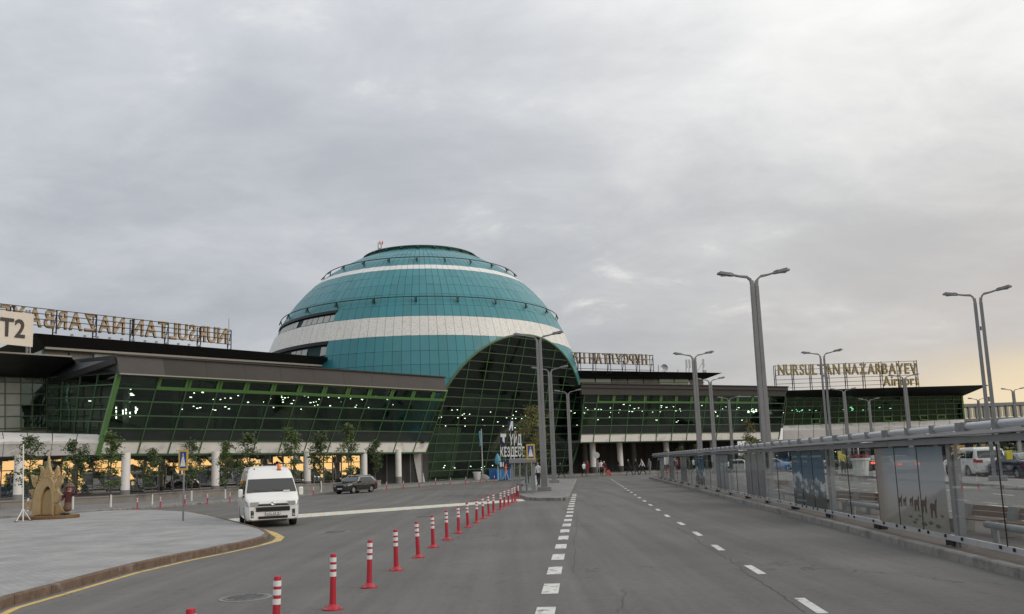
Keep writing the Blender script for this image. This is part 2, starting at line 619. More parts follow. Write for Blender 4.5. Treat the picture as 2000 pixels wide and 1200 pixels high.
M = {
    'asphalt': asphalt(),
    'grass': mat('dry grass', (.085, .095, .045), .95, var=.3, vscale=.4),
    'pave': paving('grey pavers', (.335, .332, .33), (.28, .278, .28), (.18, .178, .175), rot=rad(4)),
    'pave2': paving('walkway pavers', (.235, .228, .22), (.205, .2, .195), (.13, .13, .13)),
    'pave3': paving('brown pavers', (.13, .112, .098), (.11, .096, .086), (.06, .055, .05)),
    'kerb': mat('concrete kerb', (.235, .225, .21), .9, var=.25, vscale=5, bump=.5, bscale=30, dirt=((.11, .1, .09), 2.2, .52, .72)),
    'kerbbrown': mat('brown kerb stone', (.13, .088, .062), .9, var=.3, vscale=6, bump=.5, bscale=30, dirt=((.2, .18, .16), 3, .56, .75)),
    'concrete': mat('grey concrete', (.2, .195, .185), .85, var=.15, vscale=2, bump=.2),
    'wall': mat('beige wall render', (.235, .218, .196), .9, var=.14, vscale=1.5, bump=.2, dirt=((.14, .13, .12), .7, .52, .7)),
    'white': mat('white paint', (.70, .68, .65), .5, var=.05),
    'mark': mat('road marking white', (.58, .58, .56), .8, var=.18, vscale=9, dirt=((.2, .19, .18), 6, .54, .68)),
    'markold': mat('worn marking', (.25, .245, .235), .85, var=.3, vscale=6, dirt=((.11, .105, .1), 3, .45, .6)),
    'yellow': mat('road marking yellow', (.56, .40, .14), .8, var=.16, vscale=8, dirt=((.2, .17, .1), 5, .55, .7)),
    'cream': mat('marking cream', (.60, .545, .40), .8, var=.12, vscale=6, dirt=((.25, .22, .18), 4, .55, .7)),
    'teal': mat('teal cladding', (.031, .195, .230), .36, var=.07, vscale=.25, spec=.55),
    'teal_b': mat('teal cladding duller', (.034, .188, .220), .42, var=.07, vscale=.25, spec=.5),
    'teal_c': mat('teal cladding bluer', (.029, .198, .240), .32, var=.07, vscale=.25, spec=.55),
    'whitep': mat('white cladding', (.66, .66, .65), .42, var=.05, vscale=.5),
    'whited': mat('stained white cladding', (.66, .65, .625), .45, var=.06, vscale=.5, dirt=((.44, .45, .42), 6.5, .50, .68)),
    'shell': mat('dark joint', (.008, .03, .036), .8),
    'green': mat('green frame', (.062, .122, .060), .42, var=.1, vscale=.7, spec=.5),
    'greenb': mat('bright green frame', (.085, .195, .055), .4, var=.08, vscale=.7),
    'rail': mat('dark green rail', (.018, .05, .05), .45, metal=.3),
    'fascia': mat('charcoal fascia', (.082, .078, .076), .5, var=.08, vscale=.3, spec=.4),
    'fascia2': mat('pale grey fascia', (.115, .11, .107), .5, var=.06, vscale=.3),
    'fasciab': mat('slate fascia', (.045, .052, .06), .5, var=.08, vscale=.3),
    'black': mat('black roof cladding', (.014, .014, .015), .5, spec=.35),
    'cap': mat('grey coping', (.25, .23, .20), .5),
    'panel': mat('white band panel', (.76, .735, .70), .45, var=.05, vscale=.4, dirt=((.42, .4, .37), .9, .55, .8)),
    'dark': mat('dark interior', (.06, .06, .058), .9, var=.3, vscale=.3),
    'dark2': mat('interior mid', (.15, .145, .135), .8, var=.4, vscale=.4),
    'beige': mat('interior partition', (.30, .25, .21), .8, var=.3, vscale=.3),
    'stairw': mat('pale stair wall', (.58, .51, .43), .8, var=.15, vscale=.4),
    'floor': mat('interior floor', (.22, .21, .2), .4),
    'lampspot': mat('lit downlight', (1, 1, 1), emit=(1, .93, .8), estr=8),
    'steel': mat('galvanised lamp steel', (.225, .227, .232), .5, metal=.25, var=.12, vscale=1.2),
    'steeld': mat('lamp head grey', (.14, .142, .148), .45, metal=.3),
    'lens': mat('lamp lens', (.3, .31, .3), .2),
    'alu': mat('silver aluminium', (.47, .48, .495), .4, metal=.35, var=.1, vscale=2),
    'alud': mat('grey aluminium', (.22, .228, .238), .48, metal=.3, var=.1, vscale=2),
    'red': mat('red plastic', (.40, .018, .035), .42, var=.1, vscale=6, dirt=((.2, .05, .05), 9, .6, .8)),
    'reflw': mat('white reflective band', (.70, .70, .70), .4, var=.06, vscale=9),
    'rubber': mat('rubber', (.012, .012, .013), .8),
    'blackp': mat('black plastic', (.014, .014, .015), .5),
    'carwhite': mat('white car paint', (.72, .72, .70), .25, coat=.6),
    'carblack': mat('black car paint', (.016, .017, .018), .22, coat=.8),
    'cargrey': mat('grey car paint', (.09, .1, .12), .3, metal=.4, coat=.7),
    'carnavy': mat('navy car paint', (.015, .02, .06), .25, coat=.8),
    'carsilver': mat('silver car paint', (.38, .39, .40), .3, metal=.5, coat=.6),
    'cargls': mat('car glass', (.012, .014, .015), .06, spec=.7),
    'chrome': mat('chrome', (.62, .62, .63), .18, metal=1.0),
    'lampglass': mat('headlamp', (.42, .43, .44), .12, metal=.3, coat=1),
    'tail': mat('tail lamp', (.35, .01, .01), .25, coat=.6),
    'taillit': mat('lit tail lamp', (.6, .02, .01), .3, emit=(1, .08, .03), estr=3.0),
    'amber': mat('amber beacon', (.75, .17, .01), .25, coat=.8),
    'gold': mat('gold letter face', (.36, .255, .15), .5, metal=.08, var=.1, vscale=2),
    'goldd': mat('dark gold letter edge', (.11, .08, .035), .5, metal=.3),
    'goldy': mat('yellow gold letter', (.33, .25, .10), .45, metal=.3),
    'sculpt': mat('gold painted sculpture', (.43, .315, .165), .48, metal=.2, var=.12, vscale=3),
    'sculptd': mat('dark gold panel', (.36, .26, .13), .5, metal=.2, var=.1, vscale=3),
    'bronze': mat('bronze brown', (.17, .095, .04), .5, metal=.3, var=.15, vscale=3),
    'brownrobe': mat('brown robe', (.13, .07, .04), .7, var=.2, vscale=6),
    'maroon': mat('maroon cloth', (.07, .012, .014), .8, var=.2, vscale=6),
    'fur': mat('brown fur', (.17, .10, .08), .95, var=.35, vscale=16, bump=.6),
    'skin': mat('skin', (.36, .2, .14), .6),
    'hair': mat('dark hair', (.012, .01, .009), .6),
    'clothblack': mat('black cloth', (.015, .015, .017), .9, var=.2),
    'clothwhite': mat('white cloth', (.62, .62, .62), .9, var=.08),
    'clothgrey': mat('grey cloth', (.2, .2, .21), .9, var=.1),
    'clothred': mat('wine red cloth', (.2, .015, .03), .9, var=.1),
    'clothorange': mat('orange vest', (.7, .12, .03), .8, var=.1),
    'clothyellow': mat('yellow vest', (.6, .5, .05), .8, var=.1),
    'khaki': mat('khaki cloth', (.30, .22, .14), .9, var=.1),
    'jeans': mat('pale blue cloth', (.3, .34, .4), .9, var=.1),
    'shoe': mat('shoe', (.03, .03, .03), .6),
    'case': mat('pink red suitcase', (.45, .08, .09), .5),
    'blue': mat('traffic blue', (.01, .055, .22), .4),
    'signy': mat('sign yellow', (.55, .36, .09), .45),
    'signw': mat('sign white', (.72, .72, .72), .45),
    'ink': mat('sign black', (.02, .018, .017), .6),
    'cream2': mat('cream sign board', (.62, .56, .48), .6, var=.05, vscale=1.5),
    'ink2': mat('dark brown lettering', (.035, .028, .025), .6),
    'navy': mat('navy board', (.012, .022, .075), .4),
    'hoard': mat('blue hoarding', (.015, .13, .38), .4, var=.1, vscale=.8),
    'hoardl': mat('light blue hoarding', (.03, .22, .5), .4, var=.1, vscale=.8),
    'sky1': mat('pale blue flag', (.12, .36, .48), .8, var=.15),
    'wood': mat('bench timber', (.13, .068, .036), .7, var=.3, vscale=5, stretch=(1, .2, 6)),
    'benchc': mat('bench concrete', (.2, .2, .195), .85, var=.15, vscale=5),
    'pot': mat('white planter', (.66, .66, .64), .5, var=.08, vscale=3),
    'flower': mat('red flowers', (.22, .01, .02), .8, var=.4, vscale=20),
    'tar': mat('tar seam', (.066, .063, .06), .85),
    'iron': mat('cast iron', (.14, .14, .142), .55, metal=.4, var=.3, vscale=12, bump=.6, bscale=25),
    'bark': mat('bark', (.09, .075, .06), .95, var=.3, vscale=8, bump=.5),
    'whitewash': mat('whitewashed trunk', (.6, .59, .57), .9, var=.1, vscale=6),
    'leaf': mat('green leaves', (.10, .145, .042), .65, var=.5, vscale=1.7),
    'leafy': mat('yellowing leaves', (.15, .135, .03), .65, var=.45, vscale=1.6),
    'leafd': mat('dark leaves', (.06, .092, .034), .7, var=.5, vscale=1.2),
    'wood_mass': mat('distant wood', (.03, .042, .022), .9, var=.5, vscale=.16),
    'paleglz': mat('pale corridor glazing', (.5, .47, .38), .3, var=.08, vscale=.2),
    'led': mat('orange display', (.3, .1, .01), emit=(1, .45, .08), estr=2.2),
    'posterblue': None,
    'g_green': glass('green tinted glazing', (.52, .64, .57), .07, (.85, .95, .9), wave=.05),
    'g_dome': glass('dark dome glazing', (.56, .66, .60), .065, (.85, .95, .9), wave=.08),
    'g_hall': glass('hall glazing', (.26, .50, .40), .018, (.7, .95, .85), wave=.06),
    'g_ground': glass('mirror shopfront glazing', (.30, .32, .32), .62, (1, .98, .95), wave=.02),
    'g_clear': glass('clear safety glass', (.93, .95, .95), .06, (.95, .97, 1), wave=.02),
    'g_frost': glass('frosted glazing', (.5, .52, .5), .2, rough=.3),
    'spandrel': mat('dark spandrel glass', (.028, .034, .032), .15, var=.2, vscale=.3, spec=.6),
    'pale': mat('pale frosted pane', (.34, .36, .335), .3, var=.1, vscale=.5),
    'clere': mat('clerestory pane', (.20, .27, .235), .15, var=.15, vscale=.3, spec=.7),
}


def printed(name, kind):
    "translucent prints on the shelter panes; the object runs 0..1 along its generated x and z"
    m = bpy.data.materials.new(name)
    m.use_nodes = True
    nt = m.node_tree
    b = nt.nodes['Principled BSDF']
    b.inputs['Roughness'].default_value = .25
    L = nt.links.new
    tc = nt.nodes.new('ShaderNodeTexCoord')
    sp = nt.nodes.new('ShaderNodeSeparateXYZ')
    L(tc.outputs['UV'], sp.inputs[0])
    x, z = sp.outputs[0], sp.outputs[1]

    def ramp(src, stops):
        r = nt.nodes.new('ShaderNodeValToRGB')
        e = r.color_ramp.elements
        while len(e) < len(stops):
            e.new(.5)
        for el, (p, c) in zip(e, stops):
            el.position = p
            el.color = (*c, 1)
        L(src, r.inputs[0])
        return r.outputs[0]

    def mx(f, a, c):
        n = nt.nodes.new('ShaderNodeMix')
        n.data_type = 'RGBA'
        L(f, n.inputs[0])
        L(a, n.inputs[6])
        if isinstance(c, tuple):
            n.inputs[7].default_value = (*c, 1)
        else:
            L(c, n.inputs[7])
        return n.outputs[2]

    def mth(op, a, c, clamp=False):
        n = nt.nodes.new('ShaderNodeMath')
        n.operation = op
        n.use_clamp = clamp
        for i, k in enumerate((a, c)):
            if hasattr(k, 'is_linked'):
                L(k, n.inputs[i])
            else:
                n.inputs[i].default_value = k
        return n.outputs[0]

    def nz(sx, sy, det=6, w=0.0):
        mp = nt.nodes.new('ShaderNodeMapping')
        mp.inputs['Scale'].default_value = (sx, sy, 1)
        mp.inputs['Location'].default_value = (w, w, 0)
        L(tc.outputs['UV'], mp.inputs[0])
        n = nt.nodes.new('ShaderNodeTexNoise')
        n.inputs['Scale'].default_value = 1
        n.inputs['Detail'].default_value = det
        n.inputs['Roughness'].default_value = .65
        L(mp.outputs[0], n.inputs['Vector'])
        return n.outputs[0]

    if kind == 'peaks':
        c = ramp(z, [(0, (.02, .025, .03)), (.3, (.035, .05, .06)), (.5, (.03, .09, .15)), (1, (.018, .06, .095))])
        crest = mth('ADD', mth('ADD', mth('MULTIPLY', nz(4.2, 0, 8, 2.3), .62), mth('MULTIPLY', nz(17, 0, 4, 5.3), .10)), mth('SUBTRACT', .27, mth('MULTIPLY', x, .20)))
        under = mth('MULTIPLY', mth('SUBTRACT', crest, z), 60, True)
        sh_ = mth('ADD', nz(8, 6, 7, 1.1), mth('MULTIPLY', mth('SUBTRACT', z, crest), .35))
        snow = ramp(sh_, [(.36, (.05, .075, .095)), (.44, (.13, .165, .185)), (.52, (.36, .40, .42)), (.62, (.5, .53, .54))])
        c = mx(under, c, snow)
        c = mx(mth('MULTIPLY', mth('SUBTRACT', mth('ADD', mth('MULTIPLY', nz(5, 0, 6, 8.1), .34), .10), z), 12, True), c, ramp(nz(9, 14), [(.4, (.018, .022, .022)), (.65, (.05, .055, .055))]))
    elif kind == 'steppe':
        c = ramp(z, [(0, (.28, .285, .25)), (.35, (.34, .34, .31)), (.5, (.35, .365, .38)), (.8, (.28, .32, .35)), (1, (.12, .18, .22))])
        br = ramp(x, [(0, (.26, .20, .16)), (.16, (.3, .25, .21)), (.35, (.35, .36, .37)), (1, (.35, .37, .38))])
        n = nt.nodes.new('ShaderNodeMix')
        n.data_type = 'RGBA'
        n.blend_type = 'MULTIPLY'
        n.inputs[0].default_value = .0
        f = mth('SUBTRACT', .85, mth('MULTIPLY', x, 3.2), True)
        c = mx(f, c, br)
        hill = mth('MULTIPLY', mth('SUBTRACT', mth('ADD', mth('MULTIPLY', x, .55), mth('MULTIPLY', nz(3, 0, 4), .12)), mth('ADD', z, .05)), 18, True)
        c = mx(mth('MULTIPLY', hill, .55), c, (.14, .125, .105))
        c = mx(mth('MULTIPLY', mth('MULTIPLY', mth('SUBTRACT', nz(26, 22, 4), .6), 9, True), mth('SUBTRACT', 1, mth('MULTIPLY', z, 3.4), True)), c, (.07, .075, .05))
    elif kind == 'canyon':
        c = ramp(z, [(0, (.09, .05, .055)), (.3, (.12, .09, .085)), (.45, (.06, .09, .15)), (.62, (.2, .215, .22)), (1, (.235, .235, .215))])
        c = mx(mth('MULTIPLY', mth('SUBTRACT', mth('ADD', mth('MULTIPLY', nz(3, 0, 6, 4.4), .7), .2), z), 20, True), c, ramp(nz(8, 12), [(.4, (.05, .075, .12)), (.62, (.18, .15, .14))]))
        c = mx(mth('MULTIPLY', mth('SUBTRACT', nz(1.2, .4, 2, 9), .54), 5, True), c, (.30, .26, .13))
    else:
        c = ramp(z, [(0, (.10, .105, .105)), (.4, (.16, .18, .19)), (.7, (.22, .25, .27)), (1, (.25, .27, .28))])
        c = mx(mth('MULTIPLY', mth('SUBTRACT', nz(2.4, 1.1, 5, 6.5), .53), 7, True), c, (.09, .13, .16))
    L(c, b.inputs['Base Color'])
    tr = nt.nodes.new('ShaderNodeBsdfTransparent')
    tr.inputs[0].default_value = (.9, .93, .95, 1)
    ms = nt.nodes.new('ShaderNodeMixShader')
    ms.inputs[0].default_value = {'peaks': .93, 'steppe': .84, 'canyon': .86}.get(kind, .72)
    L(tr.outputs[0], ms.inputs[1])
    L(b.outputs[0], ms.inputs[2])
    L(ms.outputs[0], nt.nodes['Material Output'].inputs[0])
    return m


PRINT = {k: printed('poster print ' + k, k) for k in ('peaks', 'steppe', 'canyon', 'plain')}

# ------------------------------------------------------------------ the ground
g = MB()
g.add([(-1500, -600, -.04), (1500, -600, -.04), (1500, 2500, -.04), (-1500, 2500, -.04)], [(0, 1, 2, 3)])
tag(g.build('ground', M['grass']), kind='structure')
road = thing('road', None, None)
del_keys = None
rd = MB()
rd.add([(-75, -25, 0), (130, -25, 0), (130, 150, 0), (-75, 150, 0)], [(0, 1, 2, 3)])
bpy.data.objects.remove(road)
road = rd.build('road', M['asphalt'])
tag(road, kind='structure')


def strip(a, b, w, z=.004):
    "flat rectangle along a-b, w wide"
    a, b = V(a), V(b)
    t = (b - a).normalized()
    s = V((t.y, -t.x, 0)) * (w / 2)
    return [V((p.x, p.y, z)) for p in (a - s, a + s, b + s, b - s)]


# wide dashes beside the posts
la, lb = G(1076, 1150), G(1117, 985)
lt = (lb - la).normalized()
d0 = la - lt * 4.62
for k in range(20):
    a = d0 + lt * (2.06 * k) + V((R_.uniform(-.012, .012), 0, 0))
    wdt = .25
    MB().add(strip(a, a + lt * (1.0 + R_.uniform(-.04, .04)), wdt), [(0, 1, 2, 3)]).build('lane_dash', M['mark'], road)
# narrow dashes between the two lanes
rp = [G(1583, 1183), G(1474, 1113), G(1402, 1070), G(1362, 1043), G(1330, 1023), G(1303, 1008)]
rt = (G(1195, 937) - rp[-1]).normalized()
while rp[-1].y < 80:
    rp.append(rp[-1] + rt * 3.35)
rp.insert(0, rp[0] - (rp[1] - rp[0]))
for i, p in enumerate(rp):
    t = ((rp[i + 1] - p) if i + 1 < len(rp) else rt).normalized()
    MB().add(strip(p - t * .55, p + t * .55, .135), [(0, 1, 2, 3)]).build('lane_dash', M['mark'], road)
# tar seams and drawn out cracks between the lanes
def seam(a, b, w, jit, n=26, seed=0):
    rr_ = random.Random(seed)
    q = MB()
    t_ = (b - a).normalized()
    s_ = V((t_.y, -t_.x, 0))
    o_ = 0
    for i in range(n + 1):
        p = lerp(a, b, i / n)
        o_ = .7 * o_ + rr_.uniform(-jit, jit)
        ww = w * rr_.uniform(.4, 1.2)
        q.v += [V((p.x, p.y, .003)) + s_ * (o_ - ww), V((p.x, p.y, .003)) + s_ * (o_ + ww)]
    q.f = [(2 * i, 2 * i + 1, 2 * i + 3, 2 * i + 2) for i in range(n)]
    q.m = [0] * n
    q.build('tar_seam', M['tar'], road)


for k, (x0, y0_, x1, y1_, w) in enumerate(((1568, 1196, 1420, 1092, .011), (1420, 1092, 1322, 1030, .008), (1118, 1120, 1126, 1000, .007), (1210, 1196, 1216, 1150, .006))):
    seam(G(x0, y0_), G(x1, y1_), w, .035, 40, k)
# worn crossing lines beside the traffic island
for y, x1 in ((970, 1145), (965, 1178), (961, 1180), (957, 1172), (954, 1176), (951, 1170), (948, 1166), (945, 1160)):
    a, b = G(1122 + (970 - y) * .18, y), G(x1, y - 1.0)
    MB().add(strip(a, b, .30, .004), [(0, 1, 2, 3)]).build('crossing_stripe', M['markold'], road)
# cream and white crossing strip running out from the plaza
n0, n1, f0, f1 = G(412, 1024.5), G(1026, 979), G(418, 1016), G(1020, 975)
NB = 56
for k in range(NB):
    a, b = k / NB, (k + 1) / NB
    q = [lerp(n0, n1, a), lerp(n0, n1, b), lerp(f0, f1, b), lerp(f0, f1, a)]
    q = [V((p.x, p.y, .004)) for p in q]
    MB().add(q, [(0, 1, 2, 3)]).build('crossing_block', M['mark'] if k % 2 else M['cream'], road)
# faint lane lines on the forecourt
for (xa, ya, xb, yb) in ((955, 965, 978, 962), (966, 958, 985, 956), (893, 992, 862, 994), (300, 998, 330, 996)):
    MB().add(strip(G(xa, ya), G(xb, yb), .22), [(0, 1, 2, 3)]).build('lane_dash', M['markold'], road)

# ---- plaza with kerb
pz_px = [(-160, 1262), (0, 1190), (120, 1156), (246, 1120), (350, 1096), (430, 1080), (490, 1067), (520, 1058), (528, 1051), (515, 1043), (470, 1029), (415, 1014), (370, 1005), (300, 1001), (210, 1003), (100, 1012), (0, 1020), (-160, 1033)]
pz = [G(x, y) for x, y in pz_px]
KH = .15
plaza = MB()
ctr = V((-16, 24, 0))
inner = []
for i, p in enumerate(pz):
    a, b = pz[i - 1], pz[(i + 1) % len(pz)]
    t = (b - a).normalized()
    nn = V((-t.y, t.x, 0))
    if nn.dot(ctr - p) < 0:
        nn = -nn
    inner.append(p + nn * .14)
plaza.slab([(p.x, p.y) for p in inner], -.03, KH)
plaza = tag(plaza.build('plaza', M['pave']), kind='structure')


def kerb_run(pts, parent, width, h, m, step=1.0, gap=.012, side=1, top=None):
    "stones end to end along a polyline, lying on the given side of it"
    L = [0]
    for a, b in zip(pts, pts[1:]):
        L.append(L[-1] + (b - a).length)

    def at(s):
        for i in range(len(pts) - 1):
            if s <= L[i + 1] or i == len(pts) - 2:
                return lerp(pts[i], pts[i + 1], (s - L[i]) / (L[i + 1] - L[i]))
    n = max(1, int(L[-1] / step))
    st = L[-1] / n
    for k in range(n):
        a, b = at(k * st + gap / 2), at((k + 1) * st - gap / 2)
        t = (b - a).normalized()
        s = V((-t.y, t.x, 0)) * (width * side)
        j = R_.uniform(-.004, .004)
        e = V((0, 0, h + j))
        bvl = s.normalized() * .018
        q = MB()
        q.hexa([a, b, b + s, a + s, a + e * .86, b + e * .86, b + s + e * .86, a + s + e * .86])
        q.hexa([a + e * .86, b + e * .86, b + s + e * .86, a + s + e * .86, a + bvl + e, b + bvl + e, b + s + e, a + s + e])
        q.build('kerb_stone', m, parent)


kerb_run(pz[:14], plaza, .135, KH + .006, M['kerbbrown'], side=1)
# yellow line along the kerb
yl = pz[:11]
q = MB()
for i in range(len(yl)):
    a, b = yl[max(i - 1, 0)], yl[min(i + 1, len(yl) - 1)]
    t = (b - a).normalized()
    nn = V((t.y, -t.x, 0))
    q.v += [V((yl[i].x, yl[i].y, .004)) + nn * .16, V((yl[i].x, yl[i].y, .004)) + nn * (.29 if i < 7 else .40)]
q.f = [(2 * i, 2 * i + 1, 2 * i + 3, 2 * i + 2) for i in range(len(yl) - 1)]
q.m = [0] * len(q.f)
q.build('edge_line', M['yellow'], road)

# ---- walkway along the terminal
wk = [G(x, y) for x, y in ((-120, 1020), (0, 1012.5), (140, 1004), (270, 995), (440, 982), (587, 969.5), (740, 956.5), (831, 949), (920, 943), (1000, 937))]
wk += [V((3.0, 104.0, 0)), V((9, 104.5, 0)), V((16.5, 106, 0)), V((40, 118, 0)), V((75, 130, 0))]
back = [(75, 149), (-70, 149), (-70, 45)]
walk = MB()
walk.slab([(p.x + .0, p.y + .16) for p in wk] + back, -.03, .12)
walk = tag(walk.build('walkway', M['pave2']), kind='structure')
kerb_run(wk, walk, .15, .126, M['kerb'], step=1.6, side=1)

# cream tactile edge in front of the doors
te = [V((4.2, 104.2, .128)), V((9, 104.75, .128)), V((16.2, 106.3, .128)), V((24, 110.6, .128))]
q = MB()
for p in te:
    q.v += [p + V((0, .05, 0)), p + V((0, .75, 0))]
q.f = [(2 * i, 2 * i + 1, 2 * i + 3, 2 * i + 2) for i in range(len(te) - 1)]
q.m = [0] * len(q.f)
q.build('edge_line', M['cream'], walk)

# ---- traffic island in the middle of the road
isl = [G(x, y) for x, y in ((1015, 971), (1030, 977.5), (1062, 979), (1106, 978.5), (1113, 972), (1120, 955), (1127, 938), (1030, 938), (1003, 952))]
island = MB()
ic = sum(isl, V((0, 0, 0))) / len(isl)
island.slab([((p.x - ic.x) * .95 + ic.x, (p.y - ic.y) * .985 + ic.y) for p in isl], -.03, .15)
island = tag(island.build('traffic_island', M['pave2']), kind='structure')
kerb_run(isl + [isl[0]], island, .16, .154, M['kerb'], step=1.0, side=1)

# ---- platform under the glass shelter
SL = .0816                                   # the road bears this far to the side per metre


def sx(y):
    return 7.62 + SL * (y - 13.7)


ks = [V((sx(y) - .33, y, 0)) for y in (-6, 5, 20, 40, 60, 79)]
plat = MB()
plat.slab([(p.x + .15, p.y) for p in ks] + [(sx(79) + 3.4, 80), (sx(-6) + 3.6, -6)], -.03, .15)
plat = tag(plat.build('platform', M['pave3']), kind='structure')
kerb_run(ks, plat, .15, .156, M['kerb'], step=1.0, side=-1)
kerb_run([V((sx(-6) + 3.6, -6, 0)), V((sx(79) + 3.4, 80, 0))], plat, .15, .156, M['kerb'], step=2.0, side=-1)

# ---- second road: its markings and the far footway
for k in range(14):
    for off in (6.6, 9.8, 12.2):
        y = 8 + k * 5.2 + off * .3
        a = V((sx(y) + off, y, 0))
        MB().add(strip(a, a + V((SL, 1, 0)) * 1.6, .14), [(0, 1, 2, 3)]).build('lane_dash', M['mark'], road)
far = [V((19.6, 22, 0)), V((21.9, 39.6, 0)), V((23.9, 53.8, 0)), V((26.2, 70, 0)), V((28, 86, 0))]
fw = MB()
fw.slab([(p.x + .15, p.y) for p in far] + [(32.6, 86), (26.6, 46), (23.4, 22)], -.03, .15)
fw = tag(fw.build('footway', M['pave2']), kind='structure')
kerb_run(far, fw, .15, .156, M['kerb'], step=2.0, side=-1)

# manhole lids lying in the road
for (x, y, r, lab) in ((480, 1168, .33, 'round iron manhole lid beside the first red and white posts'), (655, 1040, .36, 'thin looking manhole lid in front of the white van'), (830, 1010, .38, 'manhole lid set further off behind the red and white posts')):
    p = G(x, y)
    t = thing('manhole_cover', lab, 'manhole cover', p, group='manhole lids in the road')
    MB().lathe([(r + .07, .002), (r + .07, .006), (r + .01, .008)], p, 28).build('rim', M['concrete'], t)
    lid = MB().lathe([(r, .006), (r, .014), (r - .02, .017), (0.02, .017)], p, 28)
    for a in range(-3, 4):
        hw = math.sqrt(max(0, (r - .06) ** 2 - (a * .085) ** 2))
        lid.box((p.x - hw, p.y + a * .085 - .02, .016), (p.x + hw, p.y + a * .085 + .02, .023))
    lid.build('lid', M['iron'], t)

# ------------------------------------------------------------------ terminal
def outward(BL, BR, TL):
    n = (BR - BL).cross(TL - BL).normalized()
    return n if n.dot(CAM - BL) > 0 else -n


def facade(root, BL, BR, TL, TR, ss, tt, kinds, frame, bar=.10, topbar=None, vbar=None):
    "glazed plane: panes (one object each), mullions and transoms; kinds[r] = material of row r"
    n = outward(BL, BR, TL)

    def Q(s, t):
        return lerp(lerp(BL, BR, s), lerp(TL, TR, s), t)
    for r in range(len(tt) - 1):
        for c in range(len(ss) - 1):
            k = kinds[r](c) if callable(kinds[r]) else kinds[r]
            if k is None:
                continue
            pts = [Q(ss[c], tt[r]), Q(ss[c + 1], tt[r]), Q(ss[c + 1], tt[r + 1]), Q(ss[c], tt[r + 1])]
            cc = sum(pts, V((0, 0, 0))) / 4
            pts = [p + (cc - p).normalized() * .045 + n * R_.uniform(-.014, .014) for p in pts]
            nm = 'panel' if k in (M['panel'], M['whitep']) else 'pane'
            MB().prism(pts, -n * .025).build(nm, k, root)
    for s in ss:
        MB().bar(Q(s, tt[0]), Q(s, tt[-1]), vbar or bar, .16, n).build('mullion', frame, root)
    for i, t in enumerate(tt):
        b = bar
        fm = frame
        if topbar and i >= len(tt) - 2:
            b, fm = topbar
        MB().bar(Q(ss[0], t) + n * .004, Q(ss[-1], t) + n * .004, b, .15, n).build('transom', fm, root)
    return n, Q


def solve_s(Q, t, pxs):
    out = []
    for x in pxs:
        a, b = -.3, 1.3
        for _ in range(40):
            m = (a + b) / 2
            if proj(Q(m, t))[0] < x:
                a = m
            else:
                b = m
        out.append(m)
    return out


def downlights(root, Q, n, ss, trange, count, deep=(2, 14), size=.16, seed=1, zc=None):
    rr = random.Random(seed)
    for k in range(count):
        s = rr.uniform(*ss)
        h_ = V((-n.x, -n.y, 0)).normalized()
        p = Q(s, rr.uniform(*trange)) + h_ * rr.uniform(*deep)
        if zc is not None:
            p.z = zc - .06
        w = size * rr.choice((.7, 1, 1, 1.5))
        MB().box((p.x - w, p.y - w, p.z - .07), (p.x + w, p.y + w, p.z - .01)).build('downlight', M['lampspot'], root)


# ---- long wing beside the plaza
BL, BR, TL, TR = P(190, 888, 65.5), P(832, 884, 94.6), P(232, 729, 63.5), P(874, 762, 94.0)
wing = thing('terminal_wing', 'long terminal wing with slanted green glass between the plaza and the dome', 'building', (BL.x, BL.y, 0))
Qw = lambda s, t: lerp(lerp(BL, BR, s), lerp(TL, TR, s), t)
ss = [0] + solve_s(Qw, 0, [268, 327, 387, 440, 492, 543, 592, 638, 681, 725, 767, 806]) + [1]
tt = [0, (888 - 861) / 159, (888 - 836) / 159, (888 - 810) / 159, (888 - 782) / 159, (888 - 757) / 159, 1]
nw, Qw = facade(wing, BL, BR, TL, TR, ss, tt, [M['panel'], M['spandrel'], M['g_green'], M['g_green'], M['g_green'], M['g_green']], M['green'], bar=.085)
for c in range(1, 13):       # opening lights with heavy bright frames in the top row
    a, b, c_, d = Qw(ss[c], tt[5]), Qw(ss[c + 1], tt[5]), Qw(ss[c + 1], tt[6]), Qw(ss[c], tt[6])
    fr = MB()
    up = (d - a).normalized()
    al = (b - a).normalized()
    fr.bar(a + up * .13 + nw * .06, b + up * .13 + nw * .06, .24, .12, nw)
    fr.bar(d - up * .16 + nw * .06, c_ - up * .16 + nw * .06, .16, .12, nw)
    fr.bar(a + al * .16 + nw * .055, d + al * .16 + nw * .055, .2, .11, nw)
    fr.bar(b - al * .16 + nw * .055, c_ - al * .16 + nw * .055, .2, .11, nw)
    fr.build('window_frame', M['greenb'], wing)
MB().bar(BL + nw * .05, TL + nw * .05, .34, .3, nw).build('corner_post', M['greenb'], wing)
MB().bar(BL + nw * .03, BR + nw * .03, .14, .22, nw).build('sill', M['green'], wing)
# fascia in panels, its coping and the roof behind
FBL, FBR, FTL, FTR = P(233, 729, 63.0), P(872, 763, 93.6), P(228, 694, 62.4), P(868, 738, 93.2)
inw = V((-nw.x, -nw.y, 0)).normalized()
NF = 10
for k in range(NF):
    a, b = k / NF, (k + 1) / NF
    pts = [lerp(FBL, FBR, a), lerp(FBL, FBR, b), lerp(FTL, FTR, b), lerp(FTL, FTR, a)]
    MB().prism([lerp(p, sum(pts, V((0, 0, 0))) / 4, .004) for p in pts], inw * .25).build('fascia_panel', M['fascia2'] if k == 0 else M['fascia'], wing)
MB().bar(FBL - V((0, 0, .05)) - inw * .05, FBR - V((0, 0, .05)) - inw * .05, .1, .2, inw).build('drip_rail', M['cap'], wing)
MB().bar(FTL + V((0, 0, .05)) - inw * .03, FTR + V((0, 0, .05)) - inw * .03, .12, .35, inw).build('coping', M['black'], wing)
RB = inw * 26
rb = MB()
